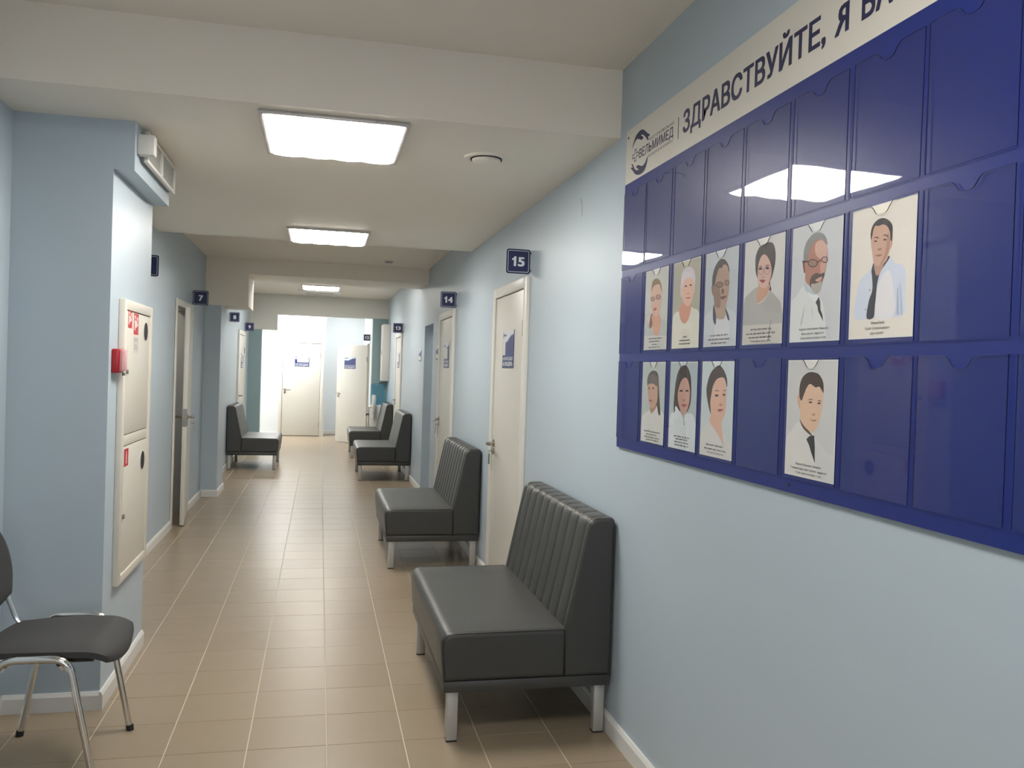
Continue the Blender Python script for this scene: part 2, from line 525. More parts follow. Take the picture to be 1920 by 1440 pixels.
# header and jambs before the lobby
hd = MB().box(XL, XR, YH, YH + 0.2, 2.402, TOP).box(XL, -0.77, YH, YH + 0.2, 2.118, 2.402)
struct('wall_header', hd, M['beamgrey'], 'grey-white stepped header above the lobby opening')
struct('wall_jamb', MB().box(XL - 0.12, -1.035, YH, YH + 0.2, 0, 2.118), M['teal'], 'teal wall stub beside door 9 at the lobby opening')
struct('wall_jamb', MB().box(0.932, XR + 0.2, YH, YH + 0.2, 0, 2.402), M['teal'], 'teal wall stub behind the water cooler')
# lobby
lb = MB().box(0.932, 1.08, YH + 0.2, 16.62, 0, TOP).box(0.932, 1.08, 16.62, 17.50, 1.99, TOP).box(0.932, 1.08, 17.50, 19.4, 0, TOP)
struct('wall_lobby_right', lb, M['lobby'], 'white lobby wall behind door 12')
struct('wall_lobby_room', MB().box(1.80, 1.90, 16.3, 17.9, 0, TOP).box(1.08, 1.8, 16.3, 16.4, 0, TOP).box(1.08, 1.8, 17.8, 17.9, 0, TOP), M['lobby'], 'wall of the room behind door 12')
struct('wall_far', MB().box(-2.7, 0.11, YE, YE + 0.2, 0, TOP), M['lobby'], 'brightly lit white wall around the door at the corridor end')
struct('wall_far', MB().box(0.11, 1.08, 19.3, 19.4, 0, TOP).box(0.05, 0.11, YE + 0.2, 19.4, 0, TOP), M['lobby'], 'recessed white wall between the end door and door 12')
struct('wall_lobby_left', MB().box(-2.7, -2.6, YH + 0.2, YE, 0, TOP).box(-2.6, XL - 0.12, YH, YH + 0.2, 0, TOP), M['lobby'], 'white lobby wall out of sight on the left')

# baseboards: profile extruded along a straight run
BH, BT = 0.078, 0.014
def baseboard(name, a, b, nrm, label):
    a, b, n = Vector((*a, 0)), Vector((*b, 0)), Vector((*nrm, 0))
    pf = [(0, 0), (BT, 0), (BT, BH * 0.80), (BT * 0.45, BH), (0, BH)]
    mb = MB().prism([a + n * x + Vector((0, 0, z)) for x, z in pf], b - a)
    return struct(name, mb, M['base'], label, 'baseboard')
for (ya, yb, lab) in [(YB, 4.945, 'white baseboard behind the nearest bench'), (5.945, 7.795, 'white baseboard between doors 15 and 14'), (8.765, AY0, 'white baseboard between door 14 and the alcove'),
                 (AY1, 12.975, 'white baseboard between the alcove and door 13'), (13.955, YH, 'white baseboard beside the water cooler')]:
    baseboard('baseboard_right', (XR, ya), (XR, yb), (-1, 0), lab)
for (ya, yb, x, lab) in [(YB, 3.865, XL, 'white baseboard behind the chair'), (3.865 - BT, 4.72, XC, 'white baseboard under the fire hose cabinet'), (4.72, 7.96, XL, 'white baseboard between column and door 7'),
                    (8.945, Y3, XL, 'white baseboard between door 7 and the pilaster'), (Y3 - BT, 10.507, -1.082, 'white baseboard on the side of the pilaster'), (10.507, 13.83, XL, 'white baseboard behind the left-hand bench'), (14.92, YH, XL, 'white baseboard beyond door 9')]:
    baseboard('baseboard_left', (x, ya), (x, yb), (1, 0), lab)
baseboard('baseboard_column', (XL + BT, 3.865), (XC, 3.865), (0, -1), 'white baseboard across the front of the column')
baseboard('baseboard_pilaster', (XL + BT, Y3), (-1.082, Y3), (0, -1), 'white baseboard across the front of the pilaster')
baseboard('baseboard_far', (-2.6, YE), (-0.86, YE), (0, -1), 'white baseboard left of the end door')
baseboard('baseboard_far', (0.11, 19.3), (0.93, 19.3), (0, -1), 'white baseboard in the recess beside the end door')

# ------------------------------------------------------------------ doors
def lever(parent, c, out, along, name='handle', key=False):
    """lever handle: c on the door face, out = normal, along = lever direction"""
    c, o, a = Vector(c), Vector(out), Vector(along)
    mb = MB()
    mb.tube([c, c + o * 0.008], 0.026, 18)
    p = [c + o * 0.006, c + o * 0.045]
    for k in range(1, 5):
        t = k / 4 * PI / 2
        p.append(c + o * (0.045 + 0.012 * math.sin(t)) + a * (0.012 * (1 - math.cos(t))))
    p += [c + o * 0.057 + a * 0.05, c + o * 0.054 + a * 0.09, c + o * 0.047 + a * 0.118]
    mb.tube(p, [0.0095] * (len(p) - 2) + [0.009, 0.0075], 10)
    k0 = c + Vector((0, 0, -0.055))
    mb.tube([k0, k0 + o * 0.006], 0.022, 16)
    return mb.build(name, M['steel'], parent, smooth=True)

def key_tag(c, out, label, color):
    """key in the lock below a lever with a plastic tag on a ring"""
    r = empty('key_tag', c)
    o = Vector(out)
    MB().tube([(0, 0, 0), o * 0.022], 0.003, 8).build('key', M['steel'], r, smooth=True)
    MB().tube([o * 0.026 + Vector((0, 0.011 * math.cos(t), -0.004 + 0.011 * math.sin(t))) for t in [2 * PI * k / 14 for k in range(15)]], 0.0013, 6, caps=False).build('ring', M['steel'], r, smooth=True)
    q = o * 0.027
    MB().box(q.x - 0.004, q.x + 0.004, -0.013, 0.013, -0.092, -0.018).build('tag', color, r, bevel=0.003)
    return tag(r, label, 'key tag', 'keys hanging in the doors')

dn = [0]
def wall_door(x, y0, y1, ztop, side, handle_far, label):
    """closed door on a wall along y. side=-1: on the right wall (faces -x), +1: on the left wall"""
    dn[0] += 1
    root = empty('door_%d' % dn[0], (x, (y0 + y1) / 2, 0))
    s = side
    hw = (y1 - y0) / 2
    fw = 0.075
    lf = hw - fw - 0.004
    fr = MB()
    fr.box(0, s * 0.024, -hw, -hw + fw, 0, ztop).box(0, s * 0.024, hw - fw, hw, 0, ztop).box(0, s * 0.024, -hw + fw, hw - fw, ztop - 0.066, ztop)
    fr.build('frame', M['doorframe'], root, bevel=0.004)
    MB().box(0, s * 0.003, -hw + fw - 0.001, hw - fw + 0.001, 0, ztop - 0.065).build('gap', M['dark'], root)  # dark sheet standing in for the shade in the slit around the leaf
    leaf = MB().box(s * 0.003, s * 0.013, -lf, lf, 0.008, ztop - 0.071).build('leaf', M['door'], root, bevel=0.002)
    hy = (lf - 0.055) * (1 if handle_far else -1)
    lever(leaf, (s * 0.013, hy, 0.985), (s, 0, 0), (0, -1 if handle_far else 1, 0))
    for hz in (0.25, ztop - 0.31):
        yy = -lf if handle_far else lf
        MB().tube([(s * 0.018, yy, hz - 0.05), (s * 0.018, yy, hz + 0.05)], 0.006, 8).build('hinge', M['steel'], leaf, smooth=True)
    tag(root, label, 'door', kind='structure')
    return root, hy

d15, hy15 = wall_door(XR, 4.945, 5.945, 2.063, -1, True, 'cream door under the number 15 plate')
d14, hy14 = wall_door(XR, 7.795, 8.765, 2.06, -1, True, 'cream door under the number 14 plate')
d13, hy13 = wall_door(XR, 12.975, 13.955, 2.05, -1, True, 'cream door under the number 13 plate beside the benches')
d9, hy9 = wall_door(XL, 13.83, 14.92, 2.02, 1, False, 'cream door under the number 9 plate behind the left-hand bench')
key_tag((XR - 0.019, 5.445 + hy15, 0.93), (-1, 0, 0), 'grey-green key tag hanging in the lock of door 15', M['tag'])
key_tag((XR - 0.019, 8.28 + hy14, 0.93), (-1, 0, 0), 'pale key tag hanging in the lock of door 14', mat('key_tag_olive', (0.32, 0.33, 0.22), 0.3))

# door 7: ajar, free edge towards the viewer
r7 = empty('door_5', (XL, 8.45, 0))
fr = MB()
y0, y1 = 7.96 - 8.45, 8.945 - 8.45
fr.box(-0.13, 0.014, y0, y0 + 0.062, 0, 2.045).box(-0.13, 0.014, y1 - 0.062, y1, 0, 2.045).box(-0.13, 0.014, y0 + 0.062, y1 - 0.062, 1.983, 2.045)
fr.build('frame', M['doorframe'], r7, bevel=0.004)
MB().box(-0.004, 0.002, y0 - 0.006, y0, 0.078, 2.045).build('gap', M['dark'], r7)
lf = MB().box(-0.038, 0.0, -0.79, 0.0, 0.012, 1.975).build('leaf', M['door'], r7, bevel=0.002)
lf.location = (0.012, 8.882 - 8.45, 0)
lf.rotation_euler = (0, 0, -math.radians(0.0))
lf.rotation_euler = (0, 0, math.radians(6.4))
lever(lf, (0.0, -0.735, 0.985), (1, 0, 0), (0, 1, 0))
lever(lf, (-0.038, -0.735, 0.985), (-1, 0, 0), (0, 1, 0), name='inner_handle')
tag(MB().box(-0.040, 0.002, -0.7925, -0.789, 0.90, 1.06).build('lock_plate', M['steel'], lf), 'steel lock plate on the door edge')
tag(r7, 'pale door standing ajar under the number 7 plate', 'door', kind='structure')
kt7 = key_tag((XL + 0.125, 8.165, 0.932), (1, 0, 0), 'small dark key tag hanging from the open door 7', M['greyplastic'])

# end door
re = empty('door_6', (-0.375, YE, 0))
hw, zt = 0.455, 2.03
MB().box(-hw, -hw + 0.065, -0.02, 0, 0, zt).box(hw - 0.065, hw, -0.02, 0, 0, zt).box(-hw + 0.065, hw - 0.065, -0.02, 0, zt - 0.06, zt).build('frame', M['doorframe'], re, bevel=0.004)
MB().box(-hw + 0.064, hw - 0.064, -0.003, 0, 0, zt - 0.06).build('gap', M['dark'], re)  # black sheet painting the shadow gap round the end door leaf
lf = MB().box(-hw + 0.07, hw - 0.07, -0.012, -0.003, 0.012, zt - 0.066).build('leaf', M['door'], re, bevel=0.002)
lever(lf, (-0.335, -0.012, 0.975), (0, -1, 0), (1, 0, 0))
for hz in (0.25, 1.72): MB().tube([(hw - 0.07, -0.017, hz - 0.05), (hw - 0.07, -0.017, hz + 0.05)], 0.006, 8).build('hinge', M['steel'], lf, smooth=True)
tag(re, 'cream closed door at the far end of the corridor', 'door', kind='structure')

# door 12: open leaf in the lobby
r12 = empty('door_7', (0.932, 17.06, 0))
MB().box(-0.012, 0.15, -0.46, -0.42, 0, 2.0).box(-0.012, 0.15, 0.42, 0.46, 0, 2.0).box(-0.012, 0.15, -0.42, 0.42, 1.965, 2.0).build('frame', M['doorframe'], r12, bevel=0.003)
lf = MB().box(-0.04, 0.0, 0.0, 0.88, 0.012, 1.925).build('leaf', M['door'], r12, bevel=0.002)
lf.location = (-0.018, -0.415, 0)
lf.rotation_euler = (0, 0, math.radians(38.5))
lever(lf, (-0.04, 0.82, 0.965), (-1, 0, 0), (0, -1, 0))
for hz in (0.25, 1.65): MB().tube([(-0.045, 0.0, hz - 0.05), (-0.045, 0.0, hz + 0.05)], 0.007, 8).build('hinge', M['steel'], lf, smooth=True)
tag(r12, 'grey-white door standing half open under the number 12 plate', 'door', kind='structure')
# ------------------------------------------------------------------ lamps
def panel_lamp(xc, y0, y1, z, label, m, w_=0.60):
    r = empty('ceiling_light', (xc, (y0 + y1) / 2, z))
    hy, hx = (y1 - y0) / 2, w_ / 2
    t = 0.018
    fr = MB()
    fr.box(-hx, hx, -hy, -hy + t, -0.016, 0).box(-hx, hx, hy - t, hy, -0.016, 0).box(-hx, -hx + t, -hy + t, hy - t, -0.016, 0).box(hx - t, hx, -hy + t, hy - t, -0.016, 0)
    fr.build('frame', M['frame'], r, bevel=0.003)
    # prismatic tray hanging a little below the rim: sloping sides, four soft swells, one under each tube
    n = 32
    ax, bx = -hx + t, hx - t
    ay, by = -hy + t, hy - t
    sl, dz = 0.014, 0.012
    top = [(ax, ay, -0.010), (bx, ay, -0.010), (bx, by, -0.010), (ax, by, -0.010)]
    vs = list(top)
    near = []; far = []
    for k in range(n + 1):
        u = k / n
        x = ax + sl + (bx - ax - 2 * sl) * u
        zz = -0.010 - dz - 0.005 * abs(math.sin(4 * PI * u))
        near.append(len(vs)); vs.append((x, ay + sl, zz))
        far.append(len(vs)); vs.append((x, by - sl, zz))
    fs = [(0, 3, 2, 1)]
    for k in range(n): fs.append((near[k], far[k], far[k + 1], near[k + 1]))
    fs.append(tuple([0, 1] + near[::-1])); fs.append(tuple([2, 3] + far))
    fs.append((3, 0, near[0], far[0])); fs.append((1, 2, far[-1], near[-1]))
    MB().add(vs, fs).build('diffuser', m, r)
    for sx in (-0.55, 0.55):
        MB().tube([(hx * sx, -hy - 0.001, -0.008), (hx * sx, -hy + 0.002, -0.008)], 0.0035, 8).build('screw', M['steel'], r, smooth=True)
    return tag(r, label, 'ceiling light', 'square ceiling lamps')
panel_lamp(0.032, 3.50, 4.17, Z1, 'nearest square ceiling lamp, the largest and brightest in view', M['diffuser'])
panel_lamp(0.036, 6.36, 7.03, Z1, 'middle square ceiling lamp near the edge of the low ceiling', M['diffuser'])
panel_lamp(-0.02, 13.72, 14.40, ZD, 'farthest square ceiling lamp beside the air vent', M['diffuser'])
panel_lamp(0.032, 0.64, 1.31, Z2, 'square ceiling lamp above the viewer', M['diffuser'])
panel_lamp(0.0, 10.86, 11.53, ZD, 'square ceiling lamp hidden behind the white beam', M['diffuser'])
panel_lamp(-2.2, 8.2, 8.8, 2.6, 'dim lamp added in the side room to lighten it behind the ajar door', M['diffuser_fill'])  # added fill, brightens the room seen past the ajar leaf
panel_lamp(XR + 0.46, 9.5, 10.0, 2.3, 'dim lamp added inside the alcove to brighten its reveal', M['diffuser_fill'], 0.4)  # added lamp, lifts the dark doorway reveal
panel_lamp(-0.80, 17.50, 18.17, 2.80, 'bright lamp on the lobby ceiling before the end door', M['diffuser_lobby'])
panel_lamp(-2.05, 17.50, 18.17, 2.80, 'bright unseen lamp added on the left of the lobby ceiling', M['diffuser_lobby'])  # added out of view to spread more light through the lobby
panel_lamp(0.52, 18.05, 18.55, 2.80, 'lamp added on the lobby ceiling to brighten the recess', M['diffuser_recess_fill'], 0.4)  # added fill for the recessed wall beside the end door

# round supply-air valve
r = empty('air_valve', (0.734, 3.945, Z1))
MB().lathe([(0.072, -0.006), (0.090, -0.011), (0.102, -0.010), (0.106, -0.004), (0.106, 0.0)], (0, 0, 0), n=40).build('rim', M['ceil'], r, smooth=True)
MB().lathe([(0.070, -0.010), (0.074, -0.012), (0.074, -0.003), (0.070, -0.003)], (0, 0, 0), n=40).build('shadow_gap', M['dark'], r, smooth=True)
MB().lathe([(0.010, -0.030), (0.045, -0.028), (0.066, -0.020), (0.068, -0.011), (0.06, -0.004)], (0, 0, 0), n=40).build('disc', M['ceil'], r, smooth=True)
tag(r, 'round white air valve in the ceiling beside the nearest lamp', 'air valve')

# smoke detector
r = empty('smoke_detector', (0.70, 9.40, ZC))
MB().lathe([(0.03, -0.030), (0.042, -0.026), (0.045, -0.020)], (0, 0, 0), n=24).build('cap', M['white'], r, smooth=True)
MB().lathe([(0.034, -0.021), (0.034, -0.012)], (0, 0, 0), n=24).build('sensor_slot', M['dark'], r, smooth=True)
MB().lathe([(0.045, -0.013), (0.05, -0.008), (0.05, 0)], (0, 0, 0), n=24).build('base', M['white'], r, smooth=True)
tag(r, 'small round smoke detector on the raised ceiling', 'smoke detector')

# air-conditioning vent
r = empty('air_vent', (-0.04, 15.05, ZD))
MB().box(-0.36, 0.36, -0.36, 0.36, -0.025, 0).build('panel', M['white'], r, bevel=0.008)
MB().box(-0.22, 0.22, -0.22, 0.22, -0.034, -0.025).build('grille_frame', M['greyplastic'], r, bevel=0.003)
for k in range(7):
    y = -0.19 + k * 0.0633
    MB().box(-0.21, 0.21, y - 0.012, y + 0.012, -0.040, -0.034).build('slat', M['white'], r)
tag(r, 'square air-conditioning vent behind the farthest lamp', 'air vent')

# emergency lamp with sensor box on the column head
r = empty('emergency_lamp', (-0.787, 4.32, 2.41))
MB().box(0, 0.016, -0.34, 0.34, -0.062, 0.062).build('back_plate', M['greyplastic'], r)
fr = MB()
fr.box(0.016, 0.034, -0.35, 0.35, -0.070, -0.054).box(0.016, 0.034, -0.35, 0.35, 0.054, 0.066).box(0.016, 0.034, -0.35, -0.335, -0.054, 0.054).box(0.016, 0.034, 0.335, 0.35, -0.054, 0.054).box(0.016, 0.034, -0.022, 0.008, -0.054, 0.054)
fr.build('frame', M['white'], r, bevel=0.003)
MB().box(0.016, 0.024, -0.335, -0.022, -0.054, 0.054).build('pane', M['greyplastic'], r)
MB().box(0.016, 0.024, 0.008, 0.335, -0.054, 0.054).build('pane', M['greyplastic'], r)
tag(r, 'white framed emergency lamp with two grey panes on the column ledge', 'lamp')
o = MB().box(-0.787, -0.718, 3.905, 3.965, 2.360, 2.446).build('junction_box', M['white'], bevel=0.005)
tag(o, 'small white box on the column ledge above the emergency lamp', 'junction box')
# ------------------------------------------------------------------ benches
def swept(prof, ys, inset, shrink):
    """closed profile (x,z) swept along y; inset(y) pulls the outline inwards at the ends; disp(i,y) optional"""
    n = len(prof)
    P = [Vector((x, z)) for x, z in prof]
    nr = []
    for i in range(n):
        t = (P[(i + 1) % n] - P[i - 1]).normalized()
        nr.append(Vector((t.y, -t.x)))
    area = sum(P[i].x * P[(i + 1) % n].y - P[(i + 1) % n].x * P[i].y for i in range(n))
    sg = 1 if area > 0 else -1        # outward normals
    nr = [v * sg for v in nr]
    vs = []; fs = []
    xa, xb = min(p.x for p in P), max(p.x for p in P)
    za, zb = min(p.y for p in P), max(p.y for p in P)
    C = Vector(((xa + xb) / 2, (za + zb) / 2))
    for y in ys:
        e = shrink(y)
        for i in range(n):
            q = P[i] - nr[i] * inset(i, y)
            vs.append((C.x + (q.x - C.x) * (1 - 2 * e / (xb - xa)), y, C.y + (q.y - C.y) * (1 - 2 * e / (zb - za))))
    for j in range(len(ys) - 1):
        for i in range(n):
            k = (i + 1) % n
            f = (j * n + i, j * n + k, (j + 1) * n + k, (j + 1) * n + i)
            fs.append(f if sg < 0 else f[::-1])
    a = tuple(range(n)); b = tuple(range((len(ys) - 1) * n, len(ys) * n))
    fs.append(a if sg > 0 else a[::-1])
    fs.append(b[::-1] if sg > 0 else b)
    return MB().add(vs, fs)

def flat_caps(o):
    for p in o.data.polygons:
        if len(p.vertices) > 4: p.use_smooth = False

def rounded(pts, rad, seg=5):
    out = []
    n = len(pts)
    for i in range(n):
        p = Vector(pts[i]); a = Vector(pts[i - 1]); b = Vector(pts[(i + 1) % n])
        r = rad[i]
        if r <= 0: out.append(tuple(p)); continue
        u, v = (a - p).normalized(), (b - p).normalized()
        ang = u.angle(v)
        d = min(r / math.tan(ang / 2), 0.48 * min((a - p).length, (b - p).length))
        A, B = p + u * d, p + v * d
        for k in range(seg + 1):
            t = k / seg
            q = A * (1 - t) ** 2 + p * 2 * t * (1 - t) + B * t * t
            out.append(tuple(q))
    return out

def dense(pts, step):
    out = []
    n = len(pts)
    for i in range(n):
        a, b = Vector(pts[i]), Vector(pts[(i + 1) % n])
        k = max(1, int((b - a).length / step))
        for j in range(k):
            out.append(tuple(a + (b - a) * (j / k)))
    return out

BL = 1.15
def ends(y, r, hl):
    d = hl - abs(y)
    if d >= r: return 0.0
    return r - math.sqrt(max(0.0, r * r - (r - d) ** 2))

def make_bench():
    """local frame: x=0 at the wall, +x to the front, y along the bench"""
    root = empty('waiting_bench', (0, 0, 0))
    hl = BL / 2
    # seat
    pf = rounded([(0.205, 0.249), (0.705, 0.249), (0.722, 0.445), (0.205, 0.448)], [0.012, 0.02, 0.05, 0.008], 6)
    pf = dense(pf, 0.08)
    ys = [-hl + 0.012 * (1 - math.cos(PI / 2 * k / 5)) * 1.6 for k in range(6)]
    ys = sorted(set([round(v, 5) for v in ys] + [round(-v, 5) for v in ys] + [round(-0.4 + 0.1 * k, 5) for k in range(9)]))
    seat = swept(pf, ys, lambda i, y: 0.0, lambda y: ends(y, 0.02, hl)).build('seat', M['leather'], root, smooth=True, angle=60)
    flat_caps(seat)
    # piping around the seat's top edge at each end
    for s in (-1, 1):
        yy = s * (hl - 0.004)
        MB().tube([(0.215, yy, 0.444), (0.45, yy, 0.4425), (0.66, yy, 0.4405), (0.692, yy, 0.434), (0.710, yy, 0.415), (0.712, yy, 0.38), (0.702, yy, 0.262)], 0.0028, 6).build('piping', M['leather'], seat, smooth=True)
    # backrest with stitched channels
    bp = rounded([(0.008, 0.249), (0.008, 0.898), (0.118, 0.898), (0.212, 0.447), (0.205, 0.249)][::-1], [0.008, 0.0, 0.055, 0.03, 0.008], 7)
    bp = dense(bp, 0.05)
    NCH = 9
    cw = (BL - 0.10) / NCH
    seams = [-hl + 0.05 + cw * k for k in range(NCH + 1)]
    ys = set()
    for k in range(6): ys.add(round(-hl + 0.0045 * k, 5)); ys.add(round(hl - 0.0045 * k, 5))
    for sy in seams:
        for d in (-0.022, -0.012, -0.006, -0.0025, 0, 0.0025, 0.006, 0.012, 0.022): ys.add(round(sy + d, 5))
    for k in range(NCH): ys.add(round(seams[k] + cw / 2, 5))
    ys = sorted(ys)
    def ins(i, y):
        e = 0.0
        x, z = bp[i]
        if z > 0.44 and (x > 0.03):
            d = min(abs(y - sy) for sy in seams)
            fade = min(1.0, max(0.0, (x - 0.03) / 0.03))
            e += fade * (0.008 * math.exp(-d / 0.006) + 0.004 * math.exp(-d / 0.02))
        return e
    back = swept(bp, ys, ins, lambda y: ends(y, 0.016, hl)).build('backrest', M['leather'], root, smooth=True, angle=60)
    flat_caps(back)
    MB().box(0.206, 0.2075, -hl + 0.004, -hl + 0.0055, 0.255, 0.44).build('seam', M['black'], back)
    # base rail
    MB().box(0.012, 0.702, -hl + 0.006, hl - 0.006, 0.204, 0.250).build('base_rail', M['leather'], root, bevel=0.006)
    for lx in (0.025, 0.638):
        for s in (-1, 1):
            yy = s * (hl - 0.05)
            leg = MB().box(lx, lx + 0.044, yy - 0.022, yy + 0.022, 0.006, 0.206).build('leg', M['legmetal'], root, bevel=0.003)
            MB().box(lx + 0.001, lx + 0.043, yy - 0.021, yy + 0.021, 0.0, 0.007).build('foot_cap', M['rubber'], leg)
    return root

bench = make_bench()
spots = [(XR, 3.30 + BL / 2, PI, 'nearest charcoal leatherette bench, below the portrait board'),
         (XR, 6.28 + BL / 2, PI, 'charcoal leatherette bench between doors 15 and 14'),
         (XR, 11.28 + BL / 2, PI, 'charcoal leatherette bench between the alcove and door 13'),
         (XR, 14.14 + BL / 2, PI, 'farthest charcoal leatherette bench, beside the water cooler'),
         (XL, 12.44 + BL / 2, 0.0, 'charcoal leatherette bench on the left, in front of door 9')]
for k, (x, y, rz, lab) in enumerate(spots):
    if k == 0:
        b = bench; b.location = (x, y, 0); b.rotation_euler = (0, 0, rz)
    else:
        b = copy_thing(bench, (x, y, 0), rz)
    tag(b, lab, 'bench', 'waiting benches along the corridor')

# ------------------------------------------------------------------ visitor chair (faces +x)
ch = empty('visitor_chair', (-0.90, 3.365, 0))
CW = 0.265
R = 0.0125
def bend(pts, r=0.05, seg=6):
    out = [Vector(pts[0])]
    for i in range(1, len(pts) - 1):
        p, a, b = Vector(pts[i]), Vector(pts[i - 1]), Vector(pts[i + 1])
        u, v = (a - p).normalized(), (b - p).normalized()
        d = min(r, 0.45 * (a - p).length, 0.45 * (b - p).length)
        for k in range(seg + 1):
            t = k / seg
            out.append((p + u * d) * (1 - t) ** 2 + p * 2 * t * (1 - t) + (p + v * d) * t * t)
    out.append(Vector(pts[-1]))
    return out
for s in (-1, 1):
    y = s * CW
    lp = bend([(0.20, y, 0.006), (0.105, y, 0.468), (-0.115, y, 0.468), (-0.20, y, 0.006)], 0.06)
    lg = MB().tube(lp, R, 12).build('leg_loop', M['chrome'], ch, smooth=True)
    for fx in (0.20, -0.20):
        MB().tube([(fx + (0.001 if fx > 0 else -0.001), y, 0.0), (fx * 0.99, y, 0.022)], 0.0145, 12).build('foot_cap', M['rubber'], lg, smooth=True)
    MB().tube([(0.075, s * 0.19, 0.428), (0.075, s * (CW + 0.004), 0.452)], 0.008, 8).build('bolt', M['black'], ch, smooth=True)
    # backrest carriers
    bpth = bend([(0.0, s * 0.165, 0.432), (-0.175, s * 0.165, 0.445), (-0.235, s * 0.165, 0.60), (-0.265, s * 0.165, 0.74)], 0.07)
    MB().tube(bpth, 0.011, 10).build('back_tube', M['chrome'], ch, smooth=True)
    MB().tube([(-0.16, s * 0.165, 0.433), (0.16, s * 0.165, 0.433)], 0.010, 8).build('seat_rail', M['black'], ch, smooth=True)
for fx in (-0.10, 0.085):
    MB().tube([(fx, -CW, 0.440), (fx, CW, 0.440)], 0.010, 10).build('cross_tube', M['chrome'], ch, smooth=True)

def pad(name, nx, ny, fx, m, parent):
    """closed pad: fx(u,v) -> (top, bottom) points, u,v in [-1,1] on a rounded square"""
    top = []; bot = []
    for i in range(nx + 1):
        for j in range(ny + 1):
            a, b = -1 + 2 * i / nx, -1 + 2 * j / ny
            t, q = fx(a, b)
            top.append(t); bot.append(q)
    n = len(top)
    mb = MB()
    fs = []
    W_ = ny + 1
    for i in range(nx):
        for j in range(ny):
            f = (i * W_ + j, (i + 1) * W_ + j, (i + 1) * W_ + j + 1, i * W_ + j + 1)
            fs.append(f); fs.append(tuple(n + k for k in f[::-1]))
    rim = [i * W_ for i in range(nx)] + [nx * W_ + j for j in range(ny)] + [i * W_ + ny for i in range(nx, 0, -1)] + [j for j in range(ny, 0, -1)]
    for k in range(len(rim)):
        a, b = rim[k], rim[(k + 1) % len(rim)]
        fs.append((b, a, n + a, n + b))
    return mb.add(top + bot, fs).build(name, m, parent, smooth=True, angle=75)
def sq(a, b, p=0.42):
    """square to rounded square"""
    k = 1 - p * 0.30 * (a * a) * (b * b)
    return a * k, b * k
def seat_f(a, b):
    x, y = sq(a, b)
    edge = max(abs(a), abs(b))
    th = 0.016 * (1 - edge ** 6)
    px = 0.015 + x * 0.225
    py = y * 0.235 * (1 - 0.06 * (1 - a))
    z = 0.458 + 0.010 * (1 - x * x) - 0.008 * (1 - y * y) + 0.010
    if x > 0.55: z -= 0.035 * ((x - 0.55) / 0.45) ** 2
    if x < -0.6: z += 0.012 * ((-0.6 - x) / 0.4) ** 2
    return (px, py, z + th), (px * 0.985, py * 0.985, z - 0.022)
pad('seat', 20, 20, seat_f, M['fabric'], ch)
def back_f(a, b):
    x, y = sq(a, b, 0.7)
    z = 0.70 + x * 0.155
    edge = max(abs(a), abs(b))
    th = 0.022 * (1 - edge ** 6)
    xx = -0.215 - (z - 0.55) * 0.20 - 0.030 * (1 - y * y)
    return (xx - 0.018, y * 0.235, z), (xx + 0.008 + th, y * 0.235, z)
pad('backrest', 16, 20, lambda a, b: back_f(a, b), M['fabric'], ch)
MB().box(-0.252, -0.246, 0.226, 0.238, 0.632, 0.645).build('fabric_label', M['black'], ch)
tag(ch, 'black fabric visitor chair with chrome legs in front of the column', 'chair')
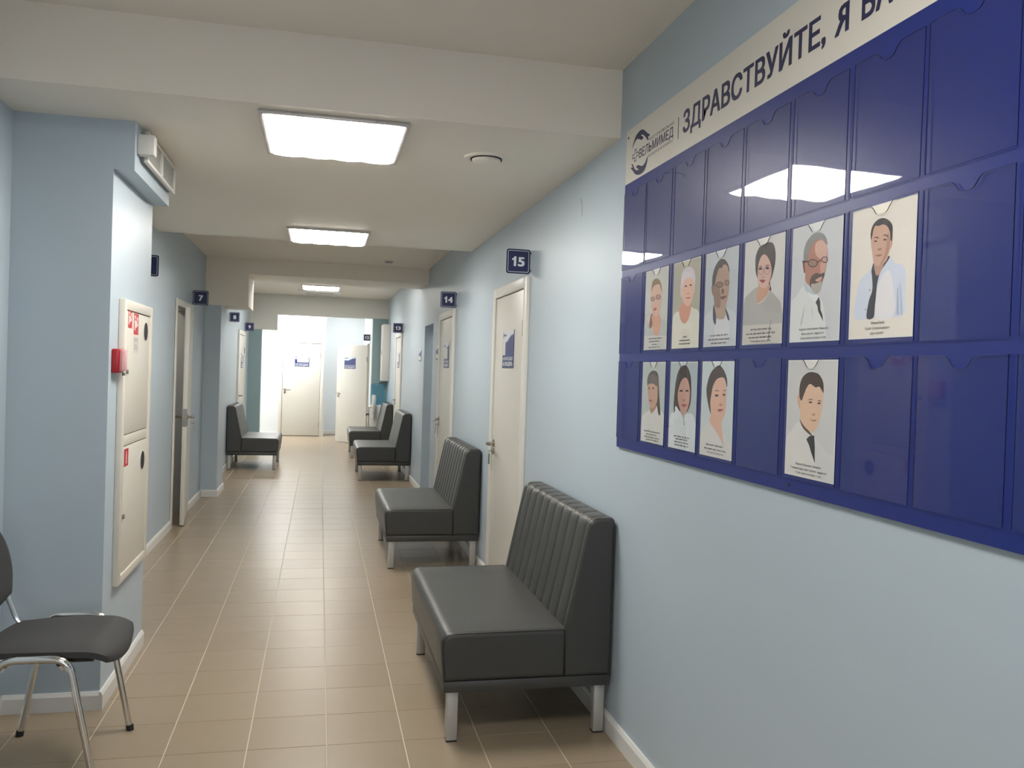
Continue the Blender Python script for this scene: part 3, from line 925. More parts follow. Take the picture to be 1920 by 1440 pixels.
PORTRAITS = {
    'c7': ((226, 217, 204), [
        ((203,210,221), 1, [(0.101,0.84),(0.109,0.663),(0.165,0.545),(0.345,0.47),(0.36,0.432),(0.52,0.445),(0.608,0.398),(0.649,0.417),(0.699,0.459),(0.857,0.509),(0.874,0.704),(0.857,0.845),(0.49,0.842)]),
        ((222,220,220), 1, [(0.462,0.604),(0.605,0.505),(0.691,0.618),(0.717,0.839),(0.432,0.84)]),
        ((46,46,54), 1, [(0.295,0.841),(0.323,0.714),(0.371,0.637),(0.361,0.542),(0.346,0.486),(0.377,0.433),(0.396,0.474),(0.433,0.532),(0.506,0.498),(0.521,0.452),(0.608,0.402),(0.617,0.422),(0.522,0.484),(0.475,0.527),(0.445,0.603),(0.433,0.696),(0.423,0.758),(0.407,0.843)]),
        ((182,142,120), 1, [(0.386,0.434),(0.433,0.533),(0.51,0.494),(0.528,0.437)]),
        ((195,150,130), 1, [(0.61,0.283),(0.652,0.285),(0.648,0.332),(0.614,0.352)]),
        ((198,160,138), 1, [(0.331,0.199),(0.323,0.278),(0.351,0.36),(0.377,0.433),(0.438,0.46),(0.504,0.459),(0.585,0.427),(0.622,0.353),(0.644,0.301),(0.632,0.239),(0.589,0.18),(0.506,0.155),(0.389,0.158)]),
        ((176,134,112), 1, [(0.583,0.226),(0.623,0.284),(0.606,0.367),(0.536,0.438),(0.471,0.46),(0.542,0.392),(0.571,0.317)]),
        ((44,41,37), 1, [(0.322,0.254),(0.314,0.198),(0.345,0.145),(0.42,0.114),(0.504,0.112),(0.587,0.137),(0.646,0.179),(0.656,0.233),(0.651,0.294),(0.627,0.284),(0.616,0.229),(0.573,0.182),(0.506,0.159),(0.44,0.162),(0.389,0.156),(0.356,0.178),(0.338,0.232)]),
        ((58,44,38), 1, [(0.359,0.248),(0.401,0.238),(0.447,0.251),(0.441,0.256),(0.397,0.246)]),
        ((58,44,38), 1, [(0.502,0.246),(0.543,0.237),(0.59,0.253),(0.583,0.26),(0.543,0.245)]),
        ((70,50,44), 1, [(0.423,0.274),(0.419,0.278),(0.406,0.279),(0.39,0.277),(0.377,0.273),(0.372,0.269),(0.377,0.266),(0.39,0.265),(0.405,0.267),(0.418,0.27)]),
        ((70,50,44), 1, [(0.571,0.279),(0.566,0.282),(0.553,0.284),(0.537,0.282),(0.524,0.278),(0.518,0.273),(0.523,0.27),(0.536,0.269),(0.553,0.27),(0.566,0.274)]),
        ((165,118,98), 1, [(0.428,0.335),(0.466,0.35),(0.505,0.342),(0.485,0.331),(0.455,0.331)]),
        ((160,98,90), 1, [(0.4,0.381),(0.45,0.377),(0.512,0.381),(0.468,0.392)]),
        ((168,180,198), 0, [(0.755,0.645),(0.768,0.645),(0.799,0.839),(0.764,0.837)]),
        ((176,188,205), 0, [(0.792,0.609),(0.803,0.61),(0.842,0.837),(0.826,0.836)]),
        ((120,120,125), 1, [(0.345,0.634),(0.343,0.638),(0.338,0.64),(0.332,0.64),(0.326,0.637),(0.324,0.633),(0.326,0.63),(0.331,0.628),(0.337,0.628),(0.343,0.631)]),
        ((120,120,125), 1, [(0.288,0.777),(0.287,0.781),(0.283,0.783),(0.277,0.783),(0.273,0.78),(0.271,0.776),(0.273,0.773),(0.277,0.771),(0.282,0.771),(0.287,0.773)]),
    ], [('Минибаев', 0.374, 0.583, 0.881), ('Булат Салимжанович', 0.285, 0.669, 0.92), ('врач-уролог', 0.37, 0.582, 0.958)]),
    'c6': ((198, 201, 201), [
        ((213,216,212), 1, [(0.02,0.983),(0.021,0.658),(0.121,0.598),(0.266,0.51),(0.338,0.571),(0.569,0.617),(0.684,0.709),(0.726,0.827),(0.75,0.936),(0.717,0.996)]),
        ((184,194,200), 1, [(0.266,0.506),(0.338,0.581),(0.455,0.6),(0.54,0.607),(0.454,0.574),(0.355,0.532),(0.299,0.492)]),
        ((228,230,226), 1, [(0.338,0.571),(0.455,0.602),(0.569,0.617),(0.525,0.673),(0.457,0.642)]),
        ((42,42,46), 0, [(0.588,0.63),(0.525,0.673),(0.564,0.703),(0.585,0.751),(0.691,0.837),(0.666,0.778),(0.627,0.737),(0.618,0.674)]),
        ((126,72,58), 1, [(0.227,0.302),(0.276,0.31),(0.298,0.4),(0.261,0.397)]),
        ((172,120,100), 1, [(0.277,0.318),(0.295,0.408),(0.304,0.481),(0.413,0.536),(0.511,0.59),(0.585,0.579),(0.638,0.528),(0.671,0.468),(0.704,0.402),(0.726,0.304),(0.713,0.234),(0.637,0.165),(0.507,0.144),(0.395,0.163),(0.321,0.235)]),
        ((206,166,148), 1, [(0.49,0.173),(0.619,0.163),(0.71,0.234),(0.708,0.302),(0.627,0.318),(0.533,0.294),(0.478,0.242)]),
        ((198,152,132), 1, [(0.6,0.331),(0.701,0.34),(0.678,0.43),(0.605,0.432)]),
        ((132,132,130), 1, [(0.256,0.301),(0.248,0.22),(0.297,0.145),(0.41,0.094),(0.523,0.087),(0.635,0.115),(0.701,0.164),(0.721,0.212),(0.694,0.202),(0.619,0.157),(0.516,0.146),(0.433,0.175),(0.36,0.239),(0.325,0.307)]),
        ((82,62,55), 1, [(0.424,0.45),(0.521,0.426),(0.597,0.441),(0.679,0.437),(0.672,0.476),(0.6,0.506),(0.507,0.511),(0.451,0.515),(0.433,0.553),(0.396,0.503)]),
        ((172,167,158), 1, [(0.431,0.51),(0.507,0.519),(0.627,0.504),(0.621,0.566),(0.549,0.604),(0.473,0.579),(0.433,0.549)]),
        ((198,156,136), 1, [(0.515,0.482),(0.638,0.466),(0.609,0.499),(0.535,0.499)]),
        ((150,114,100), 1, [(0.536,0.345),(0.52,0.361),(0.475,0.368),(0.418,0.363),(0.372,0.348),(0.353,0.329),(0.37,0.313),(0.416,0.306),(0.472,0.311),(0.518,0.326)]),
        ((48,40,40), 0, [(0.547,0.346),(0.536,0.361),(0.505,0.371),(0.459,0.373),(0.41,0.367),(0.369,0.354),(0.345,0.337),(0.344,0.32),(0.367,0.307),(0.407,0.301),(0.456,0.304),(0.502,0.314),(0.535,0.329),(0.547,0.346),(0.53,0.344),(0.52,0.331),(0.493,0.319),(0.454,0.311),(0.414,0.309),(0.38,0.313),(0.361,0.323),(0.362,0.336),(0.382,0.35),(0.416,0.36),(0.457,0.365),(0.495,0.364),(0.521,0.356),(0.53,0.344)]),
        ((48,40,40), 0, [(0.226,0.3),(0.348,0.309),(0.349,0.321),(0.231,0.315)]),
        ((184,146,130), 1, [(0.727,0.333),(0.718,0.345),(0.691,0.35),(0.657,0.347),(0.629,0.337),(0.618,0.323),(0.628,0.312),(0.655,0.306),(0.689,0.309),(0.716,0.32)]),
        ((48,40,40), 0, [(0.744,0.335),(0.737,0.346),(0.717,0.354),(0.688,0.356),(0.657,0.351),(0.63,0.342),(0.615,0.329),(0.614,0.317),(0.628,0.307),(0.654,0.302),(0.685,0.304),(0.714,0.311),(0.736,0.322),(0.744,0.335),(0.729,0.333),(0.723,0.324),(0.707,0.315),(0.684,0.309),(0.659,0.308),(0.64,0.312),(0.629,0.32),(0.629,0.329),(0.641,0.339),(0.661,0.346),(0.686,0.349),(0.708,0.348),(0.724,0.342),(0.729,0.333)]),
        ((48,40,40), 0, [(0.539,0.332),(0.616,0.325),(0.617,0.331),(0.539,0.34)]),
        ((188,196,196), 0, [(0.305,0.689),(0.313,0.69),(0.253,0.849),(0.226,0.848)]),
        ((192,198,198), 0, [(0.461,0.713),(0.476,0.714),(0.487,0.794),(0.472,0.793)]),
    ], [('Андрей Алексеевич Меньков', 0.211, 0.793, 0.889), ('Врач-уролог, андролог', 0.267, 0.723, 0.927), ('Стаж работы более 15 лет', 0.243, 0.766, 0.965)]),
    'c5': ((204, 203, 197), [
        ((172,170,164), 1, [(0.009,0.996),(0.002,0.595),(0.141,0.505),(0.367,0.455),(0.405,0.537),(0.368,0.614),(0.556,0.585),(0.673,0.507),(0.817,0.57),(0.961,0.669),(1,0.998)]),
        ((198,194,184), 0, [(-0.002,0.809),(0.989,0.821),(1,1),(0,1)]),
        ((52,40,38), 1, [(0.284,0.224),(0.29,0.152),(0.37,0.08),(0.496,0.061),(0.619,0.054),(0.723,0.085),(0.778,0.167),(0.776,0.267),(0.723,0.371),(0.671,0.429),(0.709,0.505),(0.641,0.493),(0.624,0.394),(0.415,0.395),(0.342,0.361),(0.301,0.306)]),
        ((194,148,118), 1, [(0.381,0.448),(0.351,0.534),(0.372,0.607),(0.534,0.576),(0.652,0.505),(0.648,0.443),(0.395,0.409)]),
        ((206,170,154), 1, [(0.371,0.232),(0.349,0.31),(0.362,0.391),(0.42,0.451),(0.506,0.476),(0.608,0.463),(0.675,0.398),(0.7,0.323),(0.653,0.241),(0.567,0.178),(0.492,0.157),(0.42,0.177)]),
        ((70,45,42), 1, [(0.367,0.265),(0.418,0.256),(0.465,0.27),(0.418,0.264)]),
        ((70,45,42), 1, [(0.536,0.271),(0.598,0.263),(0.66,0.282),(0.598,0.272)]),
        ((72,45,45), 1, [(0.46,0.289),(0.453,0.295),(0.432,0.298),(0.405,0.296),(0.384,0.289),(0.375,0.282),(0.383,0.275),(0.404,0.273),(0.43,0.275),(0.452,0.281)]),
        ((72,45,45), 1, [(0.639,0.298),(0.631,0.304),(0.61,0.307),(0.583,0.305),(0.561,0.299),(0.552,0.291),(0.56,0.285),(0.582,0.282),(0.608,0.284),(0.63,0.29)]),
        ((118,84,78), 0, [(0.506,0.313),(0.499,0.329),(0.477,0.341),(0.446,0.344),(0.411,0.34),(0.382,0.327),(0.364,0.31),(0.363,0.293),(0.378,0.278),(0.406,0.271),(0.44,0.271),(0.473,0.28),(0.497,0.295),(0.506,0.313),(0.496,0.312),(0.487,0.296),(0.467,0.283),(0.439,0.275),(0.41,0.275),(0.386,0.282),(0.373,0.294),(0.375,0.31),(0.389,0.325),(0.415,0.336),(0.444,0.34),(0.471,0.337),(0.49,0.327),(0.496,0.312)]),
        ((118,84,78), 0, [(0.663,0.321),(0.656,0.338),(0.634,0.349),(0.601,0.353),(0.565,0.348),(0.535,0.336),(0.517,0.318),(0.516,0.3),(0.531,0.285),(0.56,0.277),(0.595,0.278),(0.629,0.288),(0.653,0.303),(0.663,0.321),(0.653,0.32),(0.645,0.304),(0.623,0.29),(0.594,0.282),(0.564,0.281),(0.539,0.289),(0.526,0.302),(0.527,0.318),(0.543,0.334),(0.569,0.345),(0.599,0.349),(0.628,0.346),(0.647,0.335),(0.653,0.32)]),
        ((178,132,118), 1, [(0.466,0.367),(0.509,0.379),(0.544,0.373),(0.518,0.363)]),
        ((148,55,62), 1, [(0.411,0.393),(0.489,0.393),(0.559,0.405),(0.491,0.424)]),
        ((120,115,110), 0, [(0.723,0.78),(0.733,0.78),(0.687,0.972),(0.666,0.971)]),
    ], [(None, 0.223, 0.759, 0.854), (None, 0.115, 0.851, 0.893), (None, 0.185, 0.755, 0.929), ('Стаж работы более 30 лет', 0.221, 0.747, 0.966)]),
    'c4': ((183, 190, 192), [
        ((196,200,203), 1, [(0.003,1),(0.007,0.69),(0.303,0.62),(0.388,0.755),(0.518,0.728),(0.681,0.694),(0.777,0.73),(0.702,0.622),(0.955,0.69),(1,1)]),
        ((207,209,209), 1, [(0.39,0.689),(0.518,0.724),(0.669,0.689),(0.78,0.77),(0.773,0.947),(0.367,0.937)]),
        ((172,150,128), 1, [(0.308,0.537),(0.382,0.689),(0.518,0.719),(0.647,0.709),(0.678,0.605),(0.645,0.555)]),
        ((56,58,76), 1, [(0.31,0.554),(0.277,0.602),(0.294,0.719),(0.372,0.771),(0.387,0.689),(0.334,0.604)]),
        ((56,58,76), 1, [(0.657,0.608),(0.749,0.673),(0.79,0.731),(0.75,0.737),(0.683,0.662)]),
        ((130,95,80), 1, [(0.207,0.361),(0.273,0.362),(0.303,0.475),(0.238,0.434)]),
        ((172,142,122), 1, [(0.255,0.352),(0.276,0.453),(0.336,0.572),(0.508,0.613),(0.626,0.602),(0.713,0.526),(0.749,0.417),(0.738,0.288),(0.682,0.172),(0.54,0.153),(0.376,0.197),(0.287,0.288)]),
        ((142,113,96), 1, [(0.258,0.352),(0.281,0.453),(0.34,0.568),(0.483,0.599),(0.512,0.515),(0.472,0.407),(0.415,0.367)]),
        ((62,55,48), 1, [(0.231,0.351),(0.229,0.251),(0.3,0.158),(0.416,0.102),(0.511,0.092),(0.631,0.124),(0.718,0.191),(0.737,0.256),(0.671,0.18),(0.568,0.157),(0.514,0.185),(0.424,0.186),(0.357,0.252),(0.319,0.324),(0.273,0.355)]),
        ((136,108,94), 1, [(0.563,0.366),(0.545,0.381),(0.496,0.388),(0.434,0.384),(0.382,0.37),(0.361,0.353),(0.379,0.337),(0.429,0.331),(0.492,0.335),(0.543,0.348)]),
        ((58,48,46), 0, [(0.577,0.365),(0.565,0.38),(0.53,0.389),(0.479,0.391),(0.424,0.386),(0.377,0.374),(0.35,0.358),(0.349,0.342),(0.374,0.33),(0.419,0.324),(0.474,0.326),(0.526,0.335),(0.563,0.349),(0.577,0.365),(0.561,0.364),(0.548,0.351),(0.516,0.339),(0.472,0.332),(0.425,0.33),(0.387,0.335),(0.365,0.345),(0.366,0.358),(0.39,0.371),(0.43,0.381),(0.477,0.385),(0.52,0.384),(0.55,0.376),(0.561,0.364)]),
        ((58,48,46), 0, [(0.28,0.347),(0.353,0.345),(0.353,0.352),(0.28,0.354)]),
        ((150,120,104), 1, [(0.74,0.36),(0.729,0.374),(0.7,0.38),(0.662,0.378),(0.631,0.367),(0.618,0.352),(0.629,0.339),(0.658,0.332),(0.696,0.334),(0.727,0.345)]),
        ((58,48,46), 0, [(0.758,0.358),(0.75,0.371),(0.728,0.38),(0.695,0.383),(0.659,0.379),(0.629,0.369),(0.611,0.355),(0.61,0.341),(0.626,0.33),(0.655,0.324),(0.69,0.325),(0.724,0.332),(0.748,0.344),(0.758,0.358),(0.742,0.357),(0.734,0.346),(0.715,0.336),(0.689,0.331),(0.661,0.33),(0.638,0.335),(0.626,0.344),(0.627,0.355),(0.641,0.366),(0.665,0.374),(0.693,0.377),(0.718,0.375),(0.736,0.368),(0.742,0.357)]),
        ((122,82,70), 1, [(0.533,0.403),(0.605,0.42),(0.599,0.457),(0.538,0.453)]),
        ((108,68,60), 1, [(0.505,0.487),(0.592,0.483),(0.691,0.488),(0.595,0.518),(0.523,0.505)]),
    ], [(None, 0.225, 0.779, 0.881), (None, 0.166, 0.84, 0.922), (None, 0.257, 0.751, 0.961)]),
    'c3': ((170, 167, 148), [
        ((214,212,196), 1, [(0.005,0.998),(0.019,0.629),(0.261,0.574),(0.292,0.658),(0.455,0.721),(0.607,0.671),(0.688,0.547),(0.751,0.558),(0.983,0.633),(1,1)]),
        ((205,146,121), 1, [(0.254,0.558),(0.362,0.49),(0.673,0.507),(0.681,0.563),(0.607,0.671),(0.468,0.72),(0.347,0.676),(0.268,0.616)]),
        ((206,196,199), 1, [(0.281,0.379),(0.273,0.248),(0.314,0.137),(0.442,0.082),(0.584,0.082),(0.725,0.121),(0.8,0.206),(0.796,0.308),(0.742,0.407),(0.384,0.418)]),
        ((221,180,157), 1, [(0.344,0.204),(0.31,0.291),(0.337,0.382),(0.392,0.467),(0.52,0.521),(0.648,0.516),(0.739,0.439),(0.767,0.322),(0.732,0.236),(0.577,0.189)]),
        ((212,204,207), 1, [(0.303,0.315),(0.316,0.169),(0.445,0.131),(0.626,0.145),(0.769,0.227),(0.766,0.298),(0.707,0.231),(0.578,0.207),(0.45,0.216),(0.374,0.255)]),
        ((72,60,50), 1, [(0.517,0.297),(0.509,0.302),(0.487,0.304),(0.46,0.302),(0.437,0.297),(0.428,0.291),(0.437,0.286),(0.459,0.284),(0.486,0.286),(0.508,0.291)]),
        ((72,60,50), 1, [(0.69,0.297),(0.683,0.302),(0.661,0.304),(0.634,0.302),(0.613,0.297),(0.604,0.291),(0.612,0.286),(0.633,0.284),(0.66,0.286),(0.682,0.291)]),
        ((195,145,122), 1, [(0.499,0.383),(0.564,0.395),(0.61,0.387),(0.563,0.379)]),
        ((165,95,86), 1, [(0.471,0.428),(0.566,0.426),(0.674,0.435),(0.58,0.442)]),
    ], [(None, 0.432, 0.58, 0.868), (None, 0.302, 0.692, 0.907), (None, 0.283, 0.705, 0.945)]),
    'c2': ((192, 193, 186), [
        ((178,184,178), 1, [(0.006,0.997),(0.028,0.717),(0.232,0.662),(0.331,0.718),(0.432,0.809),(0.646,0.823),(0.722,0.653),(0.958,0.671),(1,1)]),
        ((196,197,190), 0, [(-0.005,0.815),(0.999,0.841),(1,1),(-0,1)]),
        ((142,102,82), 1, [(0.27,0.566),(0.354,0.556),(0.348,0.701),(0.269,0.729),(0.213,0.706)]),
        ((202,157,132), 1, [(0.318,0.568),(0.376,0.702),(0.432,0.804),(0.646,0.819),(0.723,0.671),(0.718,0.61),(0.562,0.534)]),
        ((207,172,152), 1, [(0.273,0.236),(0.25,0.342),(0.293,0.469),(0.396,0.571),(0.505,0.586),(0.653,0.538),(0.721,0.455),(0.732,0.334),(0.642,0.215),(0.441,0.193)]),
        ((132,108,66), 1, [(0.253,0.271),(0.278,0.192),(0.311,0.14),(0.434,0.118),(0.574,0.136),(0.676,0.2),(0.73,0.308),(0.652,0.238),(0.595,0.197),(0.41,0.199),(0.319,0.226)]),
        ((172,138,122), 1, [(0.425,0.371),(0.41,0.384),(0.369,0.39),(0.316,0.387),(0.273,0.377),(0.255,0.362),(0.27,0.349),(0.312,0.343),(0.365,0.346),(0.408,0.357)]),
        ((62,46,46), 0, [(0.441,0.37),(0.43,0.383),(0.4,0.391),(0.355,0.394),(0.307,0.39),(0.266,0.38),(0.243,0.366),(0.242,0.353),(0.263,0.342),(0.302,0.336),(0.35,0.337),(0.395,0.345),(0.428,0.357),(0.441,0.37),(0.419,0.369),(0.409,0.358),(0.383,0.349),(0.348,0.343),(0.311,0.343),(0.28,0.347),(0.263,0.355),(0.264,0.366),(0.283,0.377),(0.314,0.384),(0.352,0.388),(0.387,0.386),(0.411,0.379),(0.419,0.369)]),
        ((172,138,122), 1, [(0.668,0.361),(0.652,0.376),(0.608,0.383),(0.551,0.38),(0.504,0.367),(0.485,0.351),(0.502,0.336),(0.547,0.329),(0.604,0.332),(0.65,0.345)]),
        ((62,46,46), 0, [(0.686,0.36),(0.675,0.374),(0.642,0.384),(0.593,0.386),(0.541,0.382),(0.496,0.371),(0.47,0.356),(0.469,0.341),(0.493,0.328),(0.536,0.322),(0.588,0.324),(0.637,0.332),(0.673,0.345),(0.686,0.36),(0.665,0.359),(0.654,0.347),(0.626,0.336),(0.586,0.329),(0.544,0.329),(0.509,0.333),(0.49,0.343),(0.491,0.356),(0.512,0.367),(0.548,0.376),(0.59,0.38),(0.629,0.378),(0.656,0.37),(0.665,0.359)]),
        ((165,82,82), 1, [(0.383,0.5),(0.465,0.477),(0.534,0.494),(0.438,0.517)]),
    ], [(None, 0.217, 0.783, 0.856), (None, 0.246, 0.712, 0.893), (None, 0.374, 0.595, 0.93), (None, 0.227, 0.742, 0.966)]),
    'r2': ((172, 180, 176), [
        ((200,202,195), 1, [(0.007,0.996),(0.038,0.698),(0.39,0.601),(0.468,0.639),(0.633,0.572),(0.703,0.529),(0.948,0.62),(1.02,0.657),(1,0.997)]),
        ((78,74,70), 1, [(0.236,0.296),(0.237,0.183),(0.353,0.121),(0.492,0.105),(0.652,0.129),(0.715,0.208),(0.753,0.367),(0.802,0.506),(0.839,0.635),(0.746,0.63),(0.662,0.53),(0.449,0.517),(0.288,0.398)]),
        ((160,120,100), 1, [(0.383,0.55),(0.45,0.637),(0.669,0.533),(0.521,0.525)]),
        ((187,152,130), 1, [(0.251,0.275),(0.269,0.398),(0.339,0.499),(0.421,0.569),(0.528,0.567),(0.673,0.49),(0.692,0.388),(0.659,0.289),(0.446,0.262)]),
        ((100,95,88), 1, [(0.232,0.296),(0.227,0.193),(0.428,0.145),(0.678,0.187),(0.716,0.3),(0.482,0.267),(0.304,0.27)]),
        ((80,60,52), 1, [(0.348,0.325),(0.343,0.332),(0.325,0.337),(0.303,0.337),(0.285,0.333),(0.277,0.326),(0.282,0.319),(0.3,0.314),(0.322,0.313),(0.341,0.318)]),
        ((80,60,52), 1, [(0.539,0.321),(0.532,0.328),(0.512,0.333),(0.486,0.334),(0.464,0.33),(0.455,0.323),(0.462,0.315),(0.482,0.311),(0.508,0.31),(0.53,0.314)]),
        ((165,92,86), 1, [(0.314,0.478),(0.388,0.467),(0.485,0.475),(0.392,0.492)]),
    ], [(None, 0.158, 0.847, 0.858), (None, 0.255, 0.733, 0.895), (None, 0.188, 0.824, 0.93), (None, 0.248, 0.795, 0.963)]),
    'r3': ((168, 182, 182), [
        ((62,50,45), 1, [(0.171,0.417),(0.222,0.213),(0.33,0.087),(0.492,0.04),(0.646,0.066),(0.762,0.168),(0.798,0.325),(0.788,0.455),(0.725,0.531),(0.636,0.571),(0.332,0.564),(0.245,0.608),(0.168,0.551)]),
        ((205,212,212), 1, [(0.006,0.997),(0.043,0.633),(0.211,0.588),(0.247,0.51),(0.492,0.614),(0.558,0.658),(0.638,0.59),(0.937,0.614),(1,0.998)]),
        ((190,150,134), 1, [(0.33,0.317),(0.312,0.413),(0.389,0.524),(0.521,0.606),(0.636,0.573),(0.727,0.475),(0.754,0.345),(0.696,0.235),(0.586,0.18),(0.438,0.21)]),
        ((60,48,42), 1, [(0.497,0.33),(0.485,0.337),(0.452,0.342),(0.411,0.343),(0.377,0.34),(0.363,0.334),(0.375,0.327),(0.408,0.322),(0.449,0.321),(0.483,0.324)]),
        ((60,48,42), 1, [(0.708,0.326),(0.698,0.332),(0.669,0.337),(0.632,0.338),(0.602,0.335),(0.59,0.328),(0.6,0.322),(0.629,0.317),(0.666,0.316),(0.696,0.319)]),
        ((165,120,104), 1, [(0.499,0.436),(0.554,0.446),(0.612,0.433),(0.557,0.425)]),
        ((168,88,86), 1, [(0.454,0.489),(0.564,0.479),(0.675,0.482),(0.569,0.515)]),
        ((120,125,128), 0, [(0.552,0.658),(0.57,0.657),(0.602,0.721),(0.578,0.722)]),
    ], [(None, 0.213, 0.786, 0.851), (None, 0.285, 0.718, 0.881), (None, 0.234, 0.751, 0.916), (None, 0.249, 0.755, 0.95)]),
    'r4': ((195, 205, 203), [
        ((208,206,200), 1, [(0.003,0.998),(0.04,0.773),(0.269,0.629),(0.405,0.684),(0.594,0.786),(0.754,0.896),(0.698,0.704),(0.816,0.782),(0.941,0.833),(1,0.998)]),
        ((214,174,150), 1, [(0.32,0.341),(0.304,0.445),(0.316,0.566),(0.296,0.637),(0.459,0.708),(0.671,0.808),(0.765,0.888),(0.686,0.705),(0.665,0.621),(0.755,0.533),(0.783,0.398),(0.771,0.274),(0.697,0.183),(0.609,0.166),(0.436,0.201)]),
        ((70,55,48), 1, [(0.16,0.326),(0.179,0.238),(0.274,0.125),(0.448,0.056),(0.573,0.047),(0.702,0.107),(0.782,0.182),(0.79,0.265),(0.714,0.182),(0.609,0.166),(0.461,0.193),(0.365,0.262),(0.326,0.34),(0.295,0.428),(0.32,0.553),(0.225,0.447)]),
        ((80,58,48), 1, [(0.416,0.315),(0.496,0.299),(0.568,0.31),(0.497,0.308)]),
        ((80,58,48), 1, [(0.672,0.309),(0.724,0.293),(0.774,0.303),(0.725,0.301)]),
        ((70,55,45), 1, [(0.545,0.355),(0.535,0.362),(0.507,0.367),(0.473,0.368),(0.445,0.364),(0.433,0.357),(0.443,0.35),(0.471,0.345),(0.505,0.344),(0.533,0.348)]),
        ((70,55,45), 1, [(0.751,0.342),(0.744,0.349),(0.725,0.354),(0.701,0.354),(0.681,0.351),(0.673,0.344),(0.68,0.337),(0.699,0.332),(0.723,0.332),(0.743,0.336)]),
        ((180,135,112), 1, [(0.561,0.446),(0.618,0.463),(0.681,0.447),(0.63,0.436)]),
        ((165,85,78), 1, [(0.524,0.504),(0.616,0.493),(0.71,0.494),(0.606,0.52)]),
    ], [(None, 0.214, 0.725, 0.875), (None, 0.151, 0.839, 0.917), ('Стаж работы более 20 лет', 0.248, 0.758, 0.954)]),
    'r6': ((200, 200, 196), [
        ((214,212,205), 1, [(0.004,0.998),(0.009,0.704),(0.156,0.594),(0.284,0.526),(0.496,0.615),(0.597,0.625),(0.63,0.862),(0.753,0.897),(0.779,0.998)]),
        ((206,206,202), 1, [(0.611,0.647),(0.827,0.752),(0.982,0.785),(1,0.999),(0.761,1),(0.644,0.861)]),
        ((92,72,64), 1, [(0.288,0.511),(0.38,0.553),(0.556,0.629),(0.512,0.631),(0.364,0.58)]),
        ((206,166,140), 1, [(0.221,0.312),(0.274,0.303),(0.308,0.333),(0.288,0.422),(0.243,0.381)]),
        ((217,184,154), 1, [(0.295,0.334),(0.295,0.434),(0.302,0.51),(0.4,0.567),(0.532,0.606),(0.602,0.588),(0.684,0.509),(0.728,0.404),(0.739,0.285),(0.66,0.22),(0.478,0.2),(0.371,0.232)]),
        ((72,55,42), 1, [(0.265,0.311),(0.266,0.219),(0.317,0.149),(0.415,0.11),(0.524,0.102),(0.651,0.123),(0.736,0.189),(0.748,0.27),(0.719,0.256),(0.66,0.222),(0.589,0.23),(0.479,0.202),(0.408,0.239),(0.349,0.309),(0.315,0.348)]),
        ((48,46,44), 0, [(0.597,0.629),(0.499,0.642),(0.443,0.671),(0.506,0.721),(0.546,0.771),(0.629,0.858),(0.618,0.721)]),
        ((95,70,52), 1, [(0.436,0.344),(0.499,0.327),(0.559,0.336),(0.499,0.334)]),
        ((95,70,52), 1, [(0.638,0.341),(0.678,0.333),(0.72,0.345),(0.679,0.342)]),
        ((80,62,50), 1, [(0.537,0.355),(0.531,0.36),(0.513,0.363),(0.491,0.364),(0.472,0.362),(0.465,0.357),(0.471,0.353),(0.489,0.349),(0.512,0.349),(0.53,0.351)]),
        ((80,62,50), 1, [(0.703,0.358),(0.698,0.363),(0.682,0.366),(0.662,0.367),(0.646,0.365),(0.64,0.36),(0.645,0.355),(0.661,0.352),(0.681,0.351),(0.697,0.353)]),
        ((188,145,118), 1, [(0.533,0.456),(0.574,0.469),(0.612,0.454),(0.576,0.446)]),
        ((165,112,90), 1, [(0.482,0.494),(0.559,0.503),(0.644,0.496),(0.578,0.514)]),
    ], [('Вадим Юрьевич Иванов', 0.242, 0.75, 0.887), ('Главный врач, врач уролог, андролог', 0.14, 0.87, 0.925), ('Стаж работы более 11 лет', 0.249, 0.765, 0.961)]),
}
LOGO_UPPER_HAND = [(3.256, 2.395), (3.2467, 2.4101), (3.2323, 2.4276), (3.2149, 2.4403), (3.1893, 2.4468), (3.1636, 2.4484), (3.1377, 2.4432), (3.1113, 2.4296), (3.0903, 2.4165), (3.0698, 2.4065), (3.0717, 2.4006), (3.0841, 2.402), (3.078, 2.3893), (3.0878, 2.3891), (3.1011, 2.4), (3.1198, 2.4132), (3.141, 2.4245), (3.1617, 2.4281), (3.1482, 2.4208), (3.1348, 2.4125), (3.1444, 2.4066), (3.1652, 2.4111), (3.1867, 2.4195), (3.2079, 2.4222), (3.2284, 2.415), (3.2459, 2.4021)]
LOGO_LOWER_HAND = [(3.082, 2.3259), (3.0831, 2.3114), (3.0914, 2.2949), (3.1074, 2.2801), (3.1319, 2.2734), (3.1626, 2.2737), (3.1944, 2.2797), (3.2192, 2.2909), (3.2394, 2.306), (3.2595, 2.3183), (3.2572, 2.3226), (3.2407, 2.3198), (3.2555, 2.3329), (3.2476, 2.3349), (3.2361, 2.3274), (3.227, 2.3167), (3.2126, 2.3048), (3.1908, 2.297), (3.175, 2.2953), (3.1888, 2.3042), (3.2015, 2.3109), (3.1926, 2.3164), (3.1714, 2.3125), (3.1501, 2.3048), (3.1295, 2.3019), (3.1099, 2.3066), (3.0937, 2.3195)]
LOGO_CROSS = [(3.2294, 2.398), (3.2025, 2.3931), (3.201, 2.3775), (3.1824, 2.3738), (3.1801, 2.3496), (3.2037, 2.3505), (3.2033, 2.3294), (3.2284, 2.3314), (3.2298, 2.3462), (3.2489, 2.3488), (3.2512, 2.3725), (3.2269, 2.3714)]
